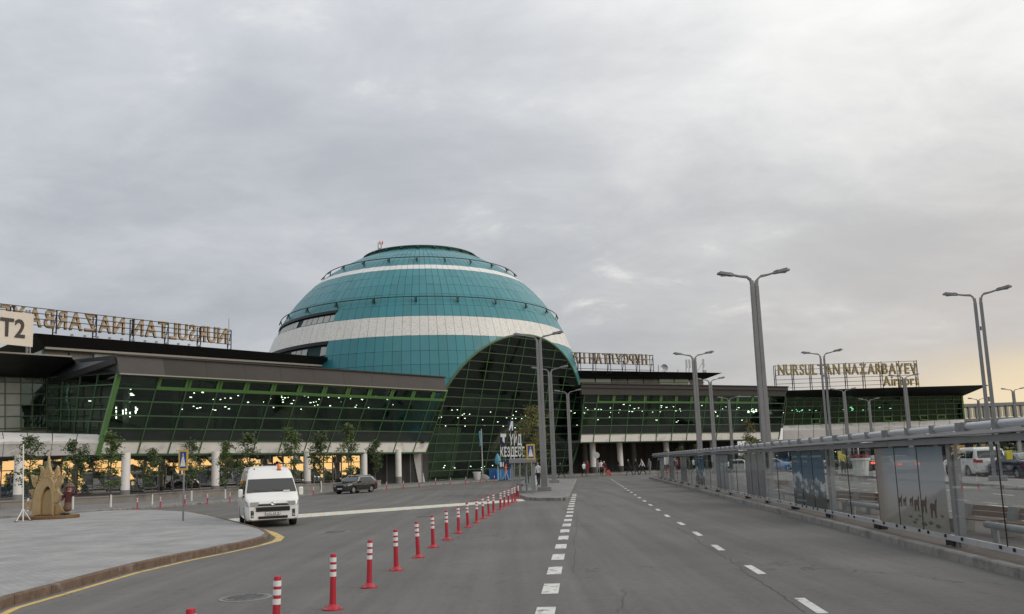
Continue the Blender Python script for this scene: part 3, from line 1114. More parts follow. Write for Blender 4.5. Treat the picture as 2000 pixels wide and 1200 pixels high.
a, b = FTL + inw * .3 - V((0, 0, .12)), FTR + inw * .3 - V((0, 0, .12))
bk = P(95, 706, 76.0)
bk.z = a.z
bl_, br_ = V((bk.x, bk.y, a.z)), b + inw * 14
rb.prism([a, b, br_, bl_ + inw * 6, bl_], V((0, 0, -.5)))
rb.build('roof', M['black'], wing)
# soffit and inner shell of the upper floor
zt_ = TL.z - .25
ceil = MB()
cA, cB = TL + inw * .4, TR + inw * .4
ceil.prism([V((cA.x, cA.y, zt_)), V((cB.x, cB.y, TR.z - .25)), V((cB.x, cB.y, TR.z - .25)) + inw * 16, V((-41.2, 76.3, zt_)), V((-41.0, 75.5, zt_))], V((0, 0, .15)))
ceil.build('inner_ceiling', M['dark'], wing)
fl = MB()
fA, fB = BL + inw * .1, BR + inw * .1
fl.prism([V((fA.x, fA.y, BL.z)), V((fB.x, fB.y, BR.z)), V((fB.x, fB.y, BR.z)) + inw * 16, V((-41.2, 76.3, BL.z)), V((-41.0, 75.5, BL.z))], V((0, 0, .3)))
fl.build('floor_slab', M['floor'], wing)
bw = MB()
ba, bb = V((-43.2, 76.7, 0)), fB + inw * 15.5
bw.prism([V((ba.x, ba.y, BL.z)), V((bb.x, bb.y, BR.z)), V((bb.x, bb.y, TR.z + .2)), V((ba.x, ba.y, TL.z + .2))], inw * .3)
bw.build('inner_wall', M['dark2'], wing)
for s, dp, hh, w, m_ in ((.12, 5, 3.4, 2.2, 'dark2'), (.3, 7, 3.0, 3, 'beige'), (.42, 5, 3.6, 1.2, 'dark2'), (.58, 6, 4.2, 4, 'beige'), (.7, 4, 4.6, 1.6, 'dark2'), (.82, 6, 5, 4, 'beige')):
    p = Qw(s, .18) - nw * .1 + inw * dp
    al = (BR - BL).normalized()
    MB().prism([p, p + al * w, p + al * w + inw * .4, p + inw * .4], V((0, 0, hh))).build('partition', M[m_], wing)
for s in (.1, .22, .34, .46, .58, .7, .82, .94):
    p = Qw(s, .05) + inw * 3.2
    MB().tube(p, V((p.x, p.y, TL.z)), .28, n=10).build('inner_column', M['dark2'], wing)
downlights(wing, Qw, nw, (.2, .85), (.7, .93), 74, (1.5, 11), .05, 3)
downlights(wing, Qw, nw, (.02, .2), (.72, .86), 6, (1.5, 7), .08, 8)
# hanging string of lamps near the corner
for (x, ys) in ((227, (797, 804, 811, 816)), (240, (803, 808)), (246, (801, 807)), (254, (807, 813)), (265, (797, 803, 806)), (268, (800,))):
    for y in ys:
        p = P(x, y, 69.5)
        MB().box((p.x - .035, p.y - .035, p.z - .09), (p.x + .035, p.y + .035, p.z + .09)).build('pendant_light', M['lampspot'], wing)

# return of the wing towards the neighbouring block
a0, a1, a2, a3 = P(92, 846, 76), P(201, 850, 66.0), P(92, 738, 76), P(230, 729, 64.2)
n3, Q3 = facade(wing, a0, a1, a2, a3, [0, .26, .52, .76, 1], [0, .22, .42, .62, .82, 1], [M['g_green']] * 5, M['green'], bar=.10)
fa = [P(92, 739, 76.2), P(231, 728, 63.4), P(227, 694, 62.6), P(138, 703, 76.2)]
MB().prism(fa, V((.15, .4, 0))).build('fascia_return', M['fasciab'], wing)
# white plinth band carried past the corner
lo = [P(-90, 894, 63.2), P(190, 888.5, 65.4)]
mi = [P(-90, 864, 62.6), P(195, 861.5, 65.0)]
hi = [P(-90, 843, 68.5), P(201, 849, 66.6)]
for k in range(6):
    a, b = k / 6 + .003, (k + 1) / 6 - .003
    MB().prism([lerp(lo[0], lo[1], a), lerp(lo[0], lo[1], b), lerp(mi[0], mi[1], b), lerp(mi[0], mi[1], a)], inw * .2).build('panel', M['panel'], wing)
    MB().prism([lerp(mi[0], mi[1], a), lerp(mi[0], mi[1], b), lerp(hi[0], hi[1], b), lerp(hi[0], hi[1], a)], V((0, .05, -.2))).build('panel', M['panel'], wing)

# ground floor: mirror glass set back under the overhang
zg0, zg1 = .45, BL.z + .25
ga, gb = P(-90, 900, 67.0), P(704, 900, 90.6)
ga.z = gb.z = zg0
gta, gtb = V((ga.x, ga.y, zg1)), V((gb.x, gb.y, BR.z + .3))
gpx = [-90, -40, 0, 40, 82, 118, 150, 180, 210, 246, 281, 310, 338, 364, 390, 416, 440, 464, 487, 510, 532, 553, 574, 594, 613, 632, 650, 667, 686, 704]
Qg = lambda s, t: lerp(lerp(ga, gb, s), lerp(gta, gtb, s), t)
ng, Qg = facade(wing, ga, gb, gta, gtb, solve_s(Qg, 0, gpx), [0, .66, 1], [M['g_ground']] * 2, M['alud'], bar=.07)
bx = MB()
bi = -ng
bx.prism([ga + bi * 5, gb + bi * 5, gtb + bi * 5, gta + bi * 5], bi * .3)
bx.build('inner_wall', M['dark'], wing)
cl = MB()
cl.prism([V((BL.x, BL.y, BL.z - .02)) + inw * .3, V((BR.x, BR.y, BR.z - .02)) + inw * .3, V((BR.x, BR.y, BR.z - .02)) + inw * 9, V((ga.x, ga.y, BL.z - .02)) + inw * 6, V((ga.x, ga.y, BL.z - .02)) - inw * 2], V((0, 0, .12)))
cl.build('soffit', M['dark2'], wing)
for (x, d) in ((38, 63.2), (246, 66.6), (421, 73.0), (600, 81.2), (711, 87.5), (778, 91.0)):
    p = P(x, 900, d)
    z0 = .12
    c = MB().tube((p.x, p.y, z0), (p.x, p.y, BL.z + .1), .34, n=16)
    c.build('column', M['white'], wing, smooth=True)
    MB().tube((p.x, p.y, z0), (p.x, p.y, z0 + .75), .36, n=16).build('column_base', M['concrete'], wing, smooth=True)
# curved white buttress by the arch
bt = MB()
prof = [P(x, y, 95.2) for x, y in ((807, 884), (809, 900), (813, 920), (818, 946), (830, 944), (824, 918), (822, 900), (822, 884))]
bt.prism(prof, V((.1, 2.2, 0))).build('buttress', M['white'], wing)
# entrance recess
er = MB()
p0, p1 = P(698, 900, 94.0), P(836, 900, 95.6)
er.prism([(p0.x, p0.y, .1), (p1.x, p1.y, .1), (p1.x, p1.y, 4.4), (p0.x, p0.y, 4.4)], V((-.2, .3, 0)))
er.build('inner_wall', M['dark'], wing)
for k in range(6):
    p = lerp(p0, p1, (k + .5) / 6)
    MB().box((p.x - .05, p.y - .3, .12), (p.x + .05, p.y - .2, 3.6)).build('door_frame', M['alud'], wing)
tag(MB().box((P(824, 866, 94).x, 93.3, P(824, 866, 94).z), (P(829, 866, 94).x, 93.9, P(824, 870, 94).z + .55)).build('security_camera', M['blackp']),
    'small dark camera cluster fixed to the white band beside the arch', 'camera')

# retaining wall and terrace in front of the ground floor
wl = [G(x, y) for x, y in ((-120, 1006), (0, 999), (125, 992), (246, 985.5), (421, 972), (667, 955.5), (744, 950.5))]
rw = thing('retaining_wall', 'low beige wall running below the mirrored ground floor windows', 'wall', wl[3])
for a, b in zip(wl, wl[1:]):
    t = (b - a).normalized()
    n_ = V((-t.y, t.x, 0)) * .3
    k = max(1, int((b - a).length / 2.6))
    for i in range(k):
        p, q_ = lerp(a, b, i / k), lerp(a, b, (i + 1) / k)
        p = p + t * .006
        MB().prism([p, q_, q_ + n_, p + n_], V((0, 0, .56))).build('wall_panel', M['wall'], rw)
    MB().prism([a - n_ * .15 + V((0, 0, .56)), b - n_ * .15 + V((0, 0, .56)), b + n_ * 1.1 + V((0, 0, .56)), a + n_ * 1.1 + V((0, 0, .56))], V((0, 0, .09))).build('coping', M['wall'], rw)
tr_ = MB()
tr_.slab([(p.x - .1, p.y + .3) for p in wl] + [(gb.x + .2, gb.y + .5), (gb.x - 4, gb.y + 3), (ga.x - 4, ga.y + 4)], .1, .45)
tag(tr_.build('terrace', M['pave2']), kind='structure')

# ---- neighbouring block at the plaza end, black canopy over green glass
blk = thing('terminal_block', 'end block of the terminal under a deep black canopy', 'building', P(0, 930, 72))
b0, b1, b2, b3 = P(-90, 846, 71.5), P(93, 840, 76.2), P(-90, 733, 71.5), P(93, 739, 76.2)
n4, Q4 = facade(blk, b0, b1, b2, b3, [0, .30, .53, .70, .83, 1], [0, .05, .27, .48, .69, .9, 1], [lambda c: M['pale'] if c < 3 else M['spandrel'], lambda c: M['pale'] if c < 3 else M['g_green'], lambda c: M['pale'] if c < 3 else M['g_green'], lambda c: M['pale'] if c < 3 else M['g_green'], lambda c: M['pale'] if c < 3 else M['g_green'], M['spandrel']], M['green'], bar=.09)
cn = MB()
o0, o1 = P(-110, 683, 66), P(140, 698, 71)
i0, i1 = P(-110, 733, 71.2), P(95, 738.5, 75.9)
bkv = V((-6, 14, 0))
cn.hexa([i0, i1, i1 + bkv, i0 + bkv, o0, o1, V((o1.x, o1.y, o1.z)) + bkv * .6, o0 + bkv])
cn.build('canopy', M['black'], blk)
MB().bar(o0 + V((0, 0, .05)), o1 + V((0, 0, .05)), .2, .12).build('canopy_edge', M['cap'], blk)
iw = MB()
iw.prism([b0 + V((-3, 7, 0)), b1 + V((-2, 6, 0)), b3 + V((-2, 6, 0)), b2 + V((-3, 7, 0))], V((-.1, .3, 0)))
iw.build('inner_wall', M['dark2'], blk)
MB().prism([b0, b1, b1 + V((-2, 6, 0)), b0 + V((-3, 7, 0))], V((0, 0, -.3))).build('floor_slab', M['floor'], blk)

# ---- black clerestory storey behind the long wing
ups = thing('roof_storey', 'black sloping roof storey set back above the long green wing', 'building', P(300, 930, 86))
uT0, uT1, uB0, uB1 = P(68, 651, 74), P(640, 698, 97.0), P(88, 678, 75.6), P(640, 714, 98.6)
uin = V((-.72, .69, 0))
u = MB()
u.hexa([uB0, uB1, uB1 + uin * 12, uB0 + uin * 12, uT0, uT1, uT1 + uin * 12, uT0 + uin * 12])
u.build('roof', M['black'], ups)
MB().bar(uB0 - V((0, 0, .1)), uB1 - V((0, 0, .1)), .2, .3, uin).build('drip_rail', M['cap'], ups)
c0, c1 = uB0 + uin * .5 - V((0, 0, .2)), uB1 + uin * .5 - V((0, 0, .2))
for k in range(14):
    a, b = lerp(c0, c1, k / 14 + .003), lerp(c0, c1, (k + 1) / 14 - .003)
    MB().prism([a, b, b - V((0, 0, 3.2)), a - V((0, 0, 3.2))], uin * .1).build('pane', M['dark2'] if k in (0, 1, 6) else M['clere'], ups)
MB().bar(c0 - V((0, 0, .75)) - uin * .06, c1 - V((0, 0, .75)) - uin * .06, .12, .12).build('transom', M['greenb'], ups)
MB().bar(c0 - uin * .08, c0 - uin * .08 - V((0, 0, 3)), .2, .2).build('corner_post', M['green'], ups)
rs = MB()
cs = c0 + uin * 11
MB().prism([c0, cs, cs - V((0, 0, 3.2)), c0 - V((0, 0, 3.2))], V((.1, .1, 0))).build('pane', M['clere'], ups)
for k in range(12):
    p = lerp(uT0, uT1, .1 + k * .036) + V((0, 0, .06))
    MB().box((p.x - .12, p.y - .06, p.z - .02), (p.x + .12, p.y + .1, p.z + .14)).build('edge_light', M['pale'], ups)

# ------------------------------------------------------------------ the dome
DC, DR = V((-13.02, 118, 10.42)), 22.8
AN, AH = V((.67614, -.67125, -.30376)).normalized(), 18.24
dome = thing('terminal_dome', 'teal spherical terminal dome with white bands and a round glass front', 'building', (DC.x, DC.y, 0))


def sp(lat, lon, r=DR):
    return DC + V((math.cos(lat) * math.sin(lon), -math.cos(lat) * math.cos(lon), math.sin(lat))) * r


def arch_side(p):
    return AH - .05 - AN.dot(p - DC)


def ray_lon(x, y):
    v = ray(x, y).normalized()
    b = v.dot(CAM - DC)
    c = (CAM - DC).length_squared - DR * DR
    p = CAM + v * (-b - math.sqrt(b * b - c)) - DC
    return math.atan2(p.x, -p.y)


lats = [68.75, 63.8, 58.8, 53.8, 49.4, 46.6, 42.3, 38.0, 33.5, 29.0, 24.65, 17.8, 12.8, 8.5, 4.2, -.2, -4.6, -9, -13.5, -18, -22.5, -27]
rowmat = {}
for i in range(len(lats) - 1):
    rowmat[i] = 'whitep' if lats[i] == 49.4 else 'whited' if lats[i] == 24.65 else 'teal'
w_up, w_lo = ray_lon(655, 622), ray_lon(638, 684)
NM = 128
panels = []
for i in range(len(lats) - 1):
    for j in range(NM):
        a0_, a1_ = 2 * math.pi * j / NM - math.pi, 2 * math.pi * (j + 1) / NM - math.pi
        lm = (a0_ + a1_) / 2
        if lats[i] == 29.0 and w_up - rad(75) < lm < w_up:
            continue
        if lats[i] == 17.8 and w_lo - rad(75) < lm < w_lo:
            continue
        gp = .017 / DR
        t0, t1 = rad(lats[i]) - gp, rad(lats[i + 1]) + gp
        gl0 = gp / max(.3, math.cos(rad(lats[i])))
        q = [sp(t1, a0_ + gl0), sp(t1, a1_ - gl0), sp(t0, a1_ - gl0), sp(t0, a0_ + gl0)]
        if max(p.z for p in q) < .1:
            continue
        q = clip_poly(q, arch_side)
        if len(q) < 3:
            continue
        c = sum(q, V((0, 0, 0))) / len(q)
        n_ = (c - DC).normalized()
        face = n_.dot((CAM - c).normalized())
        panels.append((face, c, n_, q, rowmat[i], lats[i]))
vis = sorted([p for p in panels if p[0] > .12 and p[1].z > 12.0], key=lambda p: -p[0])[:300]
vis_id = {id(p) for p in vis}
rest = {'teal': MB(), 'whitep': MB(), 'whited': MB()}
for p in panels:
    face, c, n_, q, mname, la_ = p
    off = n_ * R_.uniform(-.012, .012)
    mb = MB() if id(p) in vis_id else rest[mname]
    mb.prism([x + off + n_ * R_.uniform(-.007, .007) for x in q], -n_ * .06)
    if id(p) in vis_id:
        mb.build('cladding_panel', M[R_.choice(('teal', 'teal', 'teal_b', 'teal_c')) if mname == 'teal' else mname], dome)
for k, mb in rest.items():
    tag(mb.build('cladding_panel', M[k], dome), kind='stuff')
# the shell under the joints
sh = MB()
NL = [70, 60, 50, 40, 30, 20, 10, 0, -10, -20, -27.2]
for a, b in zip(NL, NL[1:]):
    for j in range(96):
        l0, l1 = 2 * math.pi * j / 96, 2 * math.pi * (j + 1) / 96
        q = clip_poly([sp(rad(b), l0, DR - .2), sp(rad(b), l1, DR - .2), sp(rad(a), l1, DR - .2), sp(rad(a), l0, DR - .2)], arch_side)
        if len(q) >= 3:
            sh.add(q, [tuple(range(len(q)))])
sh.build('shell', M['shell'], dome, fix=False)
# window strips let into the cladding
for (lt0, lt1, lr, fr_) in ((29.0, 24.65, w_up, 0), (17.8, 12.8, w_lo, 1)):
    nwin = 26
    span = rad(75)
    for k in range(nwin):
        a, b = lr - span * (k + .06) / nwin, lr - span * (k + .94) / nwin
        if k % 7 == 6 or (fr_ and k % 5 in (1, 2)):
            continue
        lo_, hi_ = lerp(lt1, lt0, .1), lerp(lt1, lt0, .66)
        q = [sp(rad(lo_), a, DR - .14), sp(rad(lo_), b, DR - .14), sp(rad(hi_), b, DR - .14), sp(rad(hi_), a, DR - .14)]
        MB().prism(q, (DC - q[0]).normalized() * .04).build('pane', M['pale'], dome)
    hd = MB()
    for k in range(nwin):
        a, b = lr - span * k / nwin, lr - span * (k + 1) / nwin
        t0, t1 = rad(lerp(lt1, lt0, .78)), rad(lt0 - .05)
        hd.prism([sp(t0, a, DR + .02), sp(t0, b, DR + .02), sp(t1, b, DR + .10), sp(t1, a, DR + .10)], (DC - sp(t0, a)).normalized() * .2)
    hd.build('window_head', M['black'], dome)
# ring rails with brackets
for (lat, off, r, m_) in ((31.4, .42, .06, 'rail'), (53.2, .4, .06, 'rail'), (68.9, .3, .16, 'rail')):
    pts = [sp(rad(lat), 2 * math.pi * k / 96, DR + off) for k in range(96)]
    MB().path(pts, r, 6, closed=True).build('ring_rail', M[m_], dome, smooth=True)
    for k in range(24):
        lo_ = 2 * math.pi * (k + .3) / 24
        a, b = sp(rad(lat - .2), lo_, DR + off), sp(rad(lat - 1.2 * (DR / 22)), lo_, DR)
        br = MB().bar(a, b, .16, .1)
        br.bar(sp(rad(lat), lo_ - .006, DR + off), sp(rad(lat - 1.6), lo_ - .006, DR + off * .75), .2, .14)
        br.build('bracket', M['rail'], dome)
# flat top with green edge
tp = MB()
rt_ = DR * math.cos(rad(69))
zt0 = DC.z + DR * math.sin(rad(69))
tp.lathe([(rt_ + .1, zt0 - .1), (rt_ + .22, zt0 + .1), (rt_ + .1, zt0 + .42), (rt_ - .6, zt0 + .62), (1, zt0 + 1.0)], (DC.x, DC.y, 0), 72)
tp.build('roof_cap', M['green'], dome)
# round glass front: bars, rim and panes on the slanted cutting plane
AC = DC + AN * AH
rho = math.sqrt(DR * DR - AH * AH)
au = AN.cross(V((0, 0, 1))).normalized()
if au.x < 0:
    au = -au
av = au.cross(AN)
if av.z < 0:
    av = -av
NC = 72
ring2 = [(rho * math.cos(2 * math.pi * k / NC), rho * math.sin(2 * math.pi * k / NC)) for k in range(NC)]


def A3(x, y, o=0.0):
    return AC + au * x + av * y + AN * o


cw, rh = 2.92, 1.13
x_cols = [-rho] + [-12.2 + cw * k for k in range(9)] + [rho]
y_rows = [-6 + rh * k for k in range(0, 18)]
ybot = (0.12 - AC.z) / av.z
for ix in range(len(x_cols) - 1):
    for iy in range(len(y_rows) - 1):
        q = [V((x_cols[ix] + .04, y_rows[iy] + .04, 0)), V((x_cols[ix + 1] - .04, y_rows[iy] + .04, 0)), V((x_cols[ix + 1] - .04, y_rows[iy + 1] - .04, 0)), V((x_cols[ix] + .04, y_rows[iy + 1] - .04, 0))]
        for k in range(NC):
            if len(q) < 3:
                break
            (ax, ay), (bx_, by) = ring2[k], ring2[(k + 1) % NC]
            q = clip_poly(q, lambda p: (bx_ - ax) * (p.y - ay) - (by - ay) * (p.x - ax))
        if len(q) >= 3:
            q = clip_poly(q, lambda p: p.y - ybot)
        if len(q) < 3:
            continue
        o = R_.uniform(-.006, .006)
        MB().prism([A3(p.x, p.y, o) for p in q], -AN * .03).build('pane', M['g_dome'], dome)
for x in x_cols[1:-1]:
    y1 = math.sqrt(max(0, rho * rho - x * x))
    y0 = max(-y1, ybot)
    if y1 > y0 + .2:
        MB().bar(A3(x, y0), A3(x, y1), .085, .14, AN).build('mullion', M['green'], dome)
for y in y_rows:
    if abs(y) < rho and y > ybot:
        x1 = math.sqrt(rho * rho - y * y)
        MB().bar(A3(-x1, y, .004), A3(x1, y, .004), .075, .13, AN).build('transom', M['green'], dome)
rim = [A3(rho * math.cos(t), rho * math.sin(t)) for t in [2 * math.pi * k / 120 for k in range(120)] if rho * math.sin(t) > ybot - .3]
k0 = max(range(len(rim)), key=lambda k: (rim[k] - rim[k - 1]).length)
rim = rim[k0:] + rim[:k0]
MB().path(rim, .15, 8).build('rim', M['green'], dome, smooth=True)
# inside the dome: floors, partitions and lights
for z, rr_ in ((4.4, 14.5), (8.9, 13.0)):
    MB().lathe([(rr_, z), (rr_, z + .5)], (DC.x - 3, DC.y + 4, 0), 40).build('inner_floor', M['dark2'], dome)
for (x, y, w, h, dp, m_) in ((-9.5, -6, 5, 6.4, 4.5, 'beige'), (-3, -5, 5, 4, 7, 'dark2'), (4, -5, 6, 5, 6, 'dark2'), (-2, 2, 9, 2.2, 8, 'dark2')):
    p = A3(x, y, -dp)
    MB().prism([p, p + au * w, p + au * w + av * h, p + av * h], -AN * .3).build('partition', M[m_], dome)
rr = random.Random(5)
for k in range(34):
    p = A3(rr.uniform(-9, 9), rr.uniform(1.0, 2.4), -rr.uniform(1.5, 8))
    if (p - AC).length < 14:
        w = .065
        MB().box((p.x - w, p.y - w, p.z), (p.x + w, p.y + w, p.z + .07)).build('downlight', M['lampspot'], dome)
for k in range(10):
    p = A3(rr.uniform(-9, 2), rr.uniform(-5.2, -4.0), -rr.uniform(2, 6))
    w = .07
    MB().box((p.x - w, p.y - w, p.z), (p.x + w, p.y + w, p.z + .07)).build('downlight', M['lampspot'], dome)
# aerials on the crown
for (x, y0, y1, lab) in ((738.5, 494, 474, 'thin aerial mast on the edge of the dome top'), (744.5, 492, 476, 'short aerial with orange fittings on the dome top')):
    a, b = P(x, y0, 113), P(x, y1, 113)
    t = thing('aerial', lab, 'aerial', a)
    MB().tube(a - V((0, 0, .5)), b, .05, n=6).build('mast', M['blackp'], t)
    if x > 740:
        MB().box((b.x - .25, b.y - .1, b.z - .1), (b.x - .1, b.y + .1, b.z + .3)).build('fitting', M['clothorange'], t)
        MB().box((b.x + .1, b.y - .1, b.z - .1), (b.x + .25, b.y + .1, b.z + .3)).build('fitting', M['clothorange'], t)
        MB().box((b.x - .35, b.y - .1, b.z - .95), (b.x + .05, b.y + .1, b.z - .65)).build('box', M['pale'], t)

# ---- wing beyond the dome
BL, BR, TL, TR = P(1133, 864.5, 112), P(1521, 858, 131), P(1141, 771, 110.6), P(1534, 774, 129.8)
wing2 = thing('terminal_wing', 'far terminal wing of slanted green glass on white columns past the dome', 'building', (BL.x, BL.y, 0))
Q2 = lambda s, t: lerp(lerp(BL, BR, s), lerp(TL, TR, s), t)
ss = [0] + solve_s(Q2, 1, [1167, 1199, 1230, 1260, 1291, 1321, 1351, 1380, 1410, 1441, 1470, 1502]) + [1]
tt = [0, .175, .35, .51, .67, .83, 1]
n5, Q2 = facade(wing2, BL, BR, TL, TR, ss, tt, [M['panel'], M['spandrel'], M['g_green'], M['g_green'], M['g_green'], M['g_green']], M['green'], bar=.10)
for c in range(1, 12):
    a, b, c_, d = Q2(ss[c], tt[5]), Q2(ss[c + 1], tt[5]), Q2(ss[c + 1], tt[6]), Q2(ss[c], tt[6])
    fr = MB()
    up = (d - a).normalized()
    al = (b - a).normalized()
    fr.bar(a + up * .12 + n5 * .06, b + up * .12 + n5 * .06, .22, .12, n5)
    fr.bar(a + al * .14 + n5 * .055, d + al * .14 + n5 * .055, .18, .11, n5)
    fr.bar(b - al * .14 + n5 * .055, c_ - al * .14 + n5 * .055, .18, .11, n5)
    fr.build('window_frame', M['greenb'], wing2)
in2 = V((-n5.x, -n5.y, 0)).normalized()
FBL, FBR, FTL, FTR = P(1136, 771, 110.0), P(1534, 774, 129.2), P(1135, 750, 109.4), P(1539, 756.5, 128.6)
for k in range(7):
    a, b = k / 7, (k + 1) / 7
    pts = [lerp(FBL, FBR, a), lerp(FBL, FBR, b), lerp(FTL, FTR, b), lerp(FTL, FTR, a)]
    MB().prism([lerp(p, sum(pts, V((0, 0, 0))) / 4, .004) for p in pts], in2 * .3).build('fascia_panel', M['fascia'], wing2)
MB().bar(FTL + V((0, 0, .06)), FTR + V((0, 0, .06)), .14, .4, in2).build('coping', M['black'], wing2)
MB().prism([FTL - V((0, 0, .1)), FTR - V((0, 0, .1)), FTR - V((0, 0, .1)) + in2 * 22, FTL - V((0, 0, .1)) + in2 * 22], V((0, 0, -.4))).build('roof', M['black'], wing2)
MB().prism([TL + in2 * .3 - V((0, 0, .3)), TR + in2 * .3 - V((0, 0, .3)), TR + in2 * 16 - V((0, 0, .3)), TL + in2 * 16 - V((0, 0, .3))], V((0, 0, .15))).build('inner_ceiling', M['dark'], wing2)
MB().prism([BL + in2 * .2, BR + in2 * .2, BR + in2 * 16, BL + in2 * 16], V((0, 0, .3))).build('floor_slab', M['floor'], wing2)
MB().prism([BL + in2 * 14, BR + in2 * 14, V((BR.x, BR.y, TR.z)) + in2 * 14, V((BL.x, BL.y, TL.z)) + in2 * 14], in2 * .3).build('inner_wall', M['dark2'], wing2)
eR = BR + in2 * 16
MB().prism([BR, BR + in2 * 16, V((TR.x, TR.y, TR.z)) + in2 * 16, TR], V((-.1, -.1, 0))).build('end_wall', M['spandrel'], wing2)
for s, dp, hh, w, m_ in ((.1, 5, 4, 2.5, 'beige'), (.3, 6, 4.4, 1, 'dark2'), (.38, 5, 4, 3, 'beige'), (.52, 6, 4.4, 2, 'dark2'), (.65, 5, 3.5, 2.4, 'beige'), (.85, 6, 4, 3, 'dark2')):
    p = Q2(s, .18) + in2 * dp
    al = (BR - BL).normalized()
    MB().prism([p, p + al * w, p + al * w + in2 * .4, p + in2 * .4], V((0, 0, hh))).build('partition', M[m_], wing2)
downlights(wing2, Q2, n5, (.03, .9), (.66, .84), 60, (1.5, 11), .075, 11)
downlights(wing2, Q2, n5, (.03, .9), (.38, .6), 12, (1.5, 9), .09, 21)
for k in range(4):
    p = P(1462 + k * 5, 804 - (k % 2) * 2, 133)
    MB().box((p.x - .12, p.y, p.z - .2), (p.x + .12, p.y + .1, p.z + .2)).build('pendant_light', M['lampspot'], wing2)
for (x, d) in ((1158, 116), (1211, 118.5), (1302, 123), (1393, 127), (1480, 131)):
    p = P(x, 890, d)
    MB().tube((p.x, p.y, .12), (p.x, p.y, BL.z + .2), .42, n=16).build('column', M['white'], wing2, smooth=True)
    MB().tube((p.x, p.y, .12), (p.x, p.y, .95), .45, n=16).build('column_base', M['dark'], wing2, smooth=True)
for (x, d) in ((1142, 121), (1238, 126), (1331, 131)):
    p = P(x, 890, d)
    MB().tube((p.x, p.y, .12), (p.x, p.y, BL.z + .2), .40, n=16).build('column', M['concrete'], wing2, smooth=True)
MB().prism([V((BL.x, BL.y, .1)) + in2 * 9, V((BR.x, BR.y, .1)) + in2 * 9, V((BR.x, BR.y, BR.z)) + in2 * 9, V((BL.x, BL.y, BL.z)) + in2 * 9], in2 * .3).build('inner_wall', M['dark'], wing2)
for k in range(22):
    p = lerp(V((BL.x, BL.y, 0)), V((BR.x, BR.y, 0)), (k + .5) / 22) + in2 * 8.7
    MB().box((p.x - .06, p.y - .1, .12), (p.x + .06, p.y, BL.z)).build('door_frame', M['blackp'], wing2)

# ---- black storey over the far wing
ups2 = thing('roof_storey', 'small black roof storey behind the dish aerials past the dome', 'building', P(1250, 900, 122))
uT0, uT1, uB0, uB1 = P(1100, 723.5, 114), P(1411, 728.5, 124), P(1100, 739, 115.5), P(1378, 740.5, 125)
u = MB()
i2 = V((-.5, .86, 0))
u.hexa([uB0, uB1, uB1 + i2 * 14, uB0 + i2 * 14, uT0, uT1, uT1 + i2 * 14, uT0 + i2 * 14])
u.build('roof', M['black'], ups2)
c0, c1 = uB0 + i2 * .4, uB1 + i2 * .4
for k in range(9):
    a, b = lerp(c0, c1, k / 9 + .004), lerp(c0, c1, (k + 1) / 9 - .004)
    MB().prism([a, b, b - V((0, 0, 2.6)), a - V((0, 0, 2.6))], i2 * .1).build('pane', M['dark2'] if k in (3, 4, 5, 8) else M['clere'], ups2)
MB().bar(c0 - V((0, 0, .5)) - i2 * .07, c1 - V((0, 0, .5)) - i2 * .07, .1, .1).build('transom', M['green'], ups2)

# ---- hall at the far end
BL, BR, TL, TR = P(1531, 831, 138), P(1883, 818.5, 138), P(1537, 778, 138), P(1878, 773.5, 138)
hall = thing('terminal_hall', 'far green glass hall under the readable rooftop name sign', 'building', (BL.x, BL.y, 0))
nh, Qh = facade(hall, BL, BR, TL, TR, [k / 20 for k in range(21)], [0, .22, .45, .68, .85, 1], [M['g_hall']] * 5, M['green'], bar=.09)
for c in (3, 6, 11, 13, 15, 17):
    a, b, c_, d = Qh(c / 20 + .004, .02), Qh((c + 1) / 20 - .004, .02), Qh((c + 1) / 20 - .004, .2), Qh(c / 20 + .004, .2)
    tl = nh * .35
    fr = MB()
    if c in (11, 15):
        a, b = a + tl, b + tl
    fr.bar(a, b, .16, .14, nh).bar(c_, d, .16, .14, nh).bar(a, d, .16, .14, nh).bar(b, c_, .16, .14, nh)
    fr.build('window_frame', M['greenb'], hall)
for c in (4, 10):
    q = [Qh(c / 20 + .006, .03), Qh((c + .8) / 20, .03), Qh((c + .8) / 20, .2), Qh(c / 20 + .006, .2)]
    MB().prism([p - nh * .3 for p in q], -nh * .05).build('blind', M['white'], hall)
MB().bar(BR + nh * .05, TR + nh * .05, .3, .25, nh).build('corner_post', M['greenb'], hall)
rf = MB()
r0, r1 = P(1536, 763, 134), P(1933, 752, 132)
s0, s1 = P(1536, 778, 138.5), P(1879, 774.5, 138.5)
rf.hexa([s0, s1, s1 + V((0, 22, 0)), s0 + V((0, 22, 0)), r0, r1, r1 + V((0, 26, 0)), r0 + V((0, 26, 0))])
rf.build('roof', M['black'], hall)
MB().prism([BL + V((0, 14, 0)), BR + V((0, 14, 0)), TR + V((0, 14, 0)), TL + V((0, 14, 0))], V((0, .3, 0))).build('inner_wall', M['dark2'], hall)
MB().prism([BL + V((0, .3, 0)), BR + V((0, .3, 0)), BR + V((0, 14, 0)), BL + V((0, 14, 0))], V((0, 0, .3))).build('floor_slab', M['floor'], hall)
sd = MB()
MB().prism([BR, TR, TR + V((0, 14, 0)), BR + V((0, 14, 0))], V((-.05, 0, 0))).build('end_wall', M['spandrel'], hall)
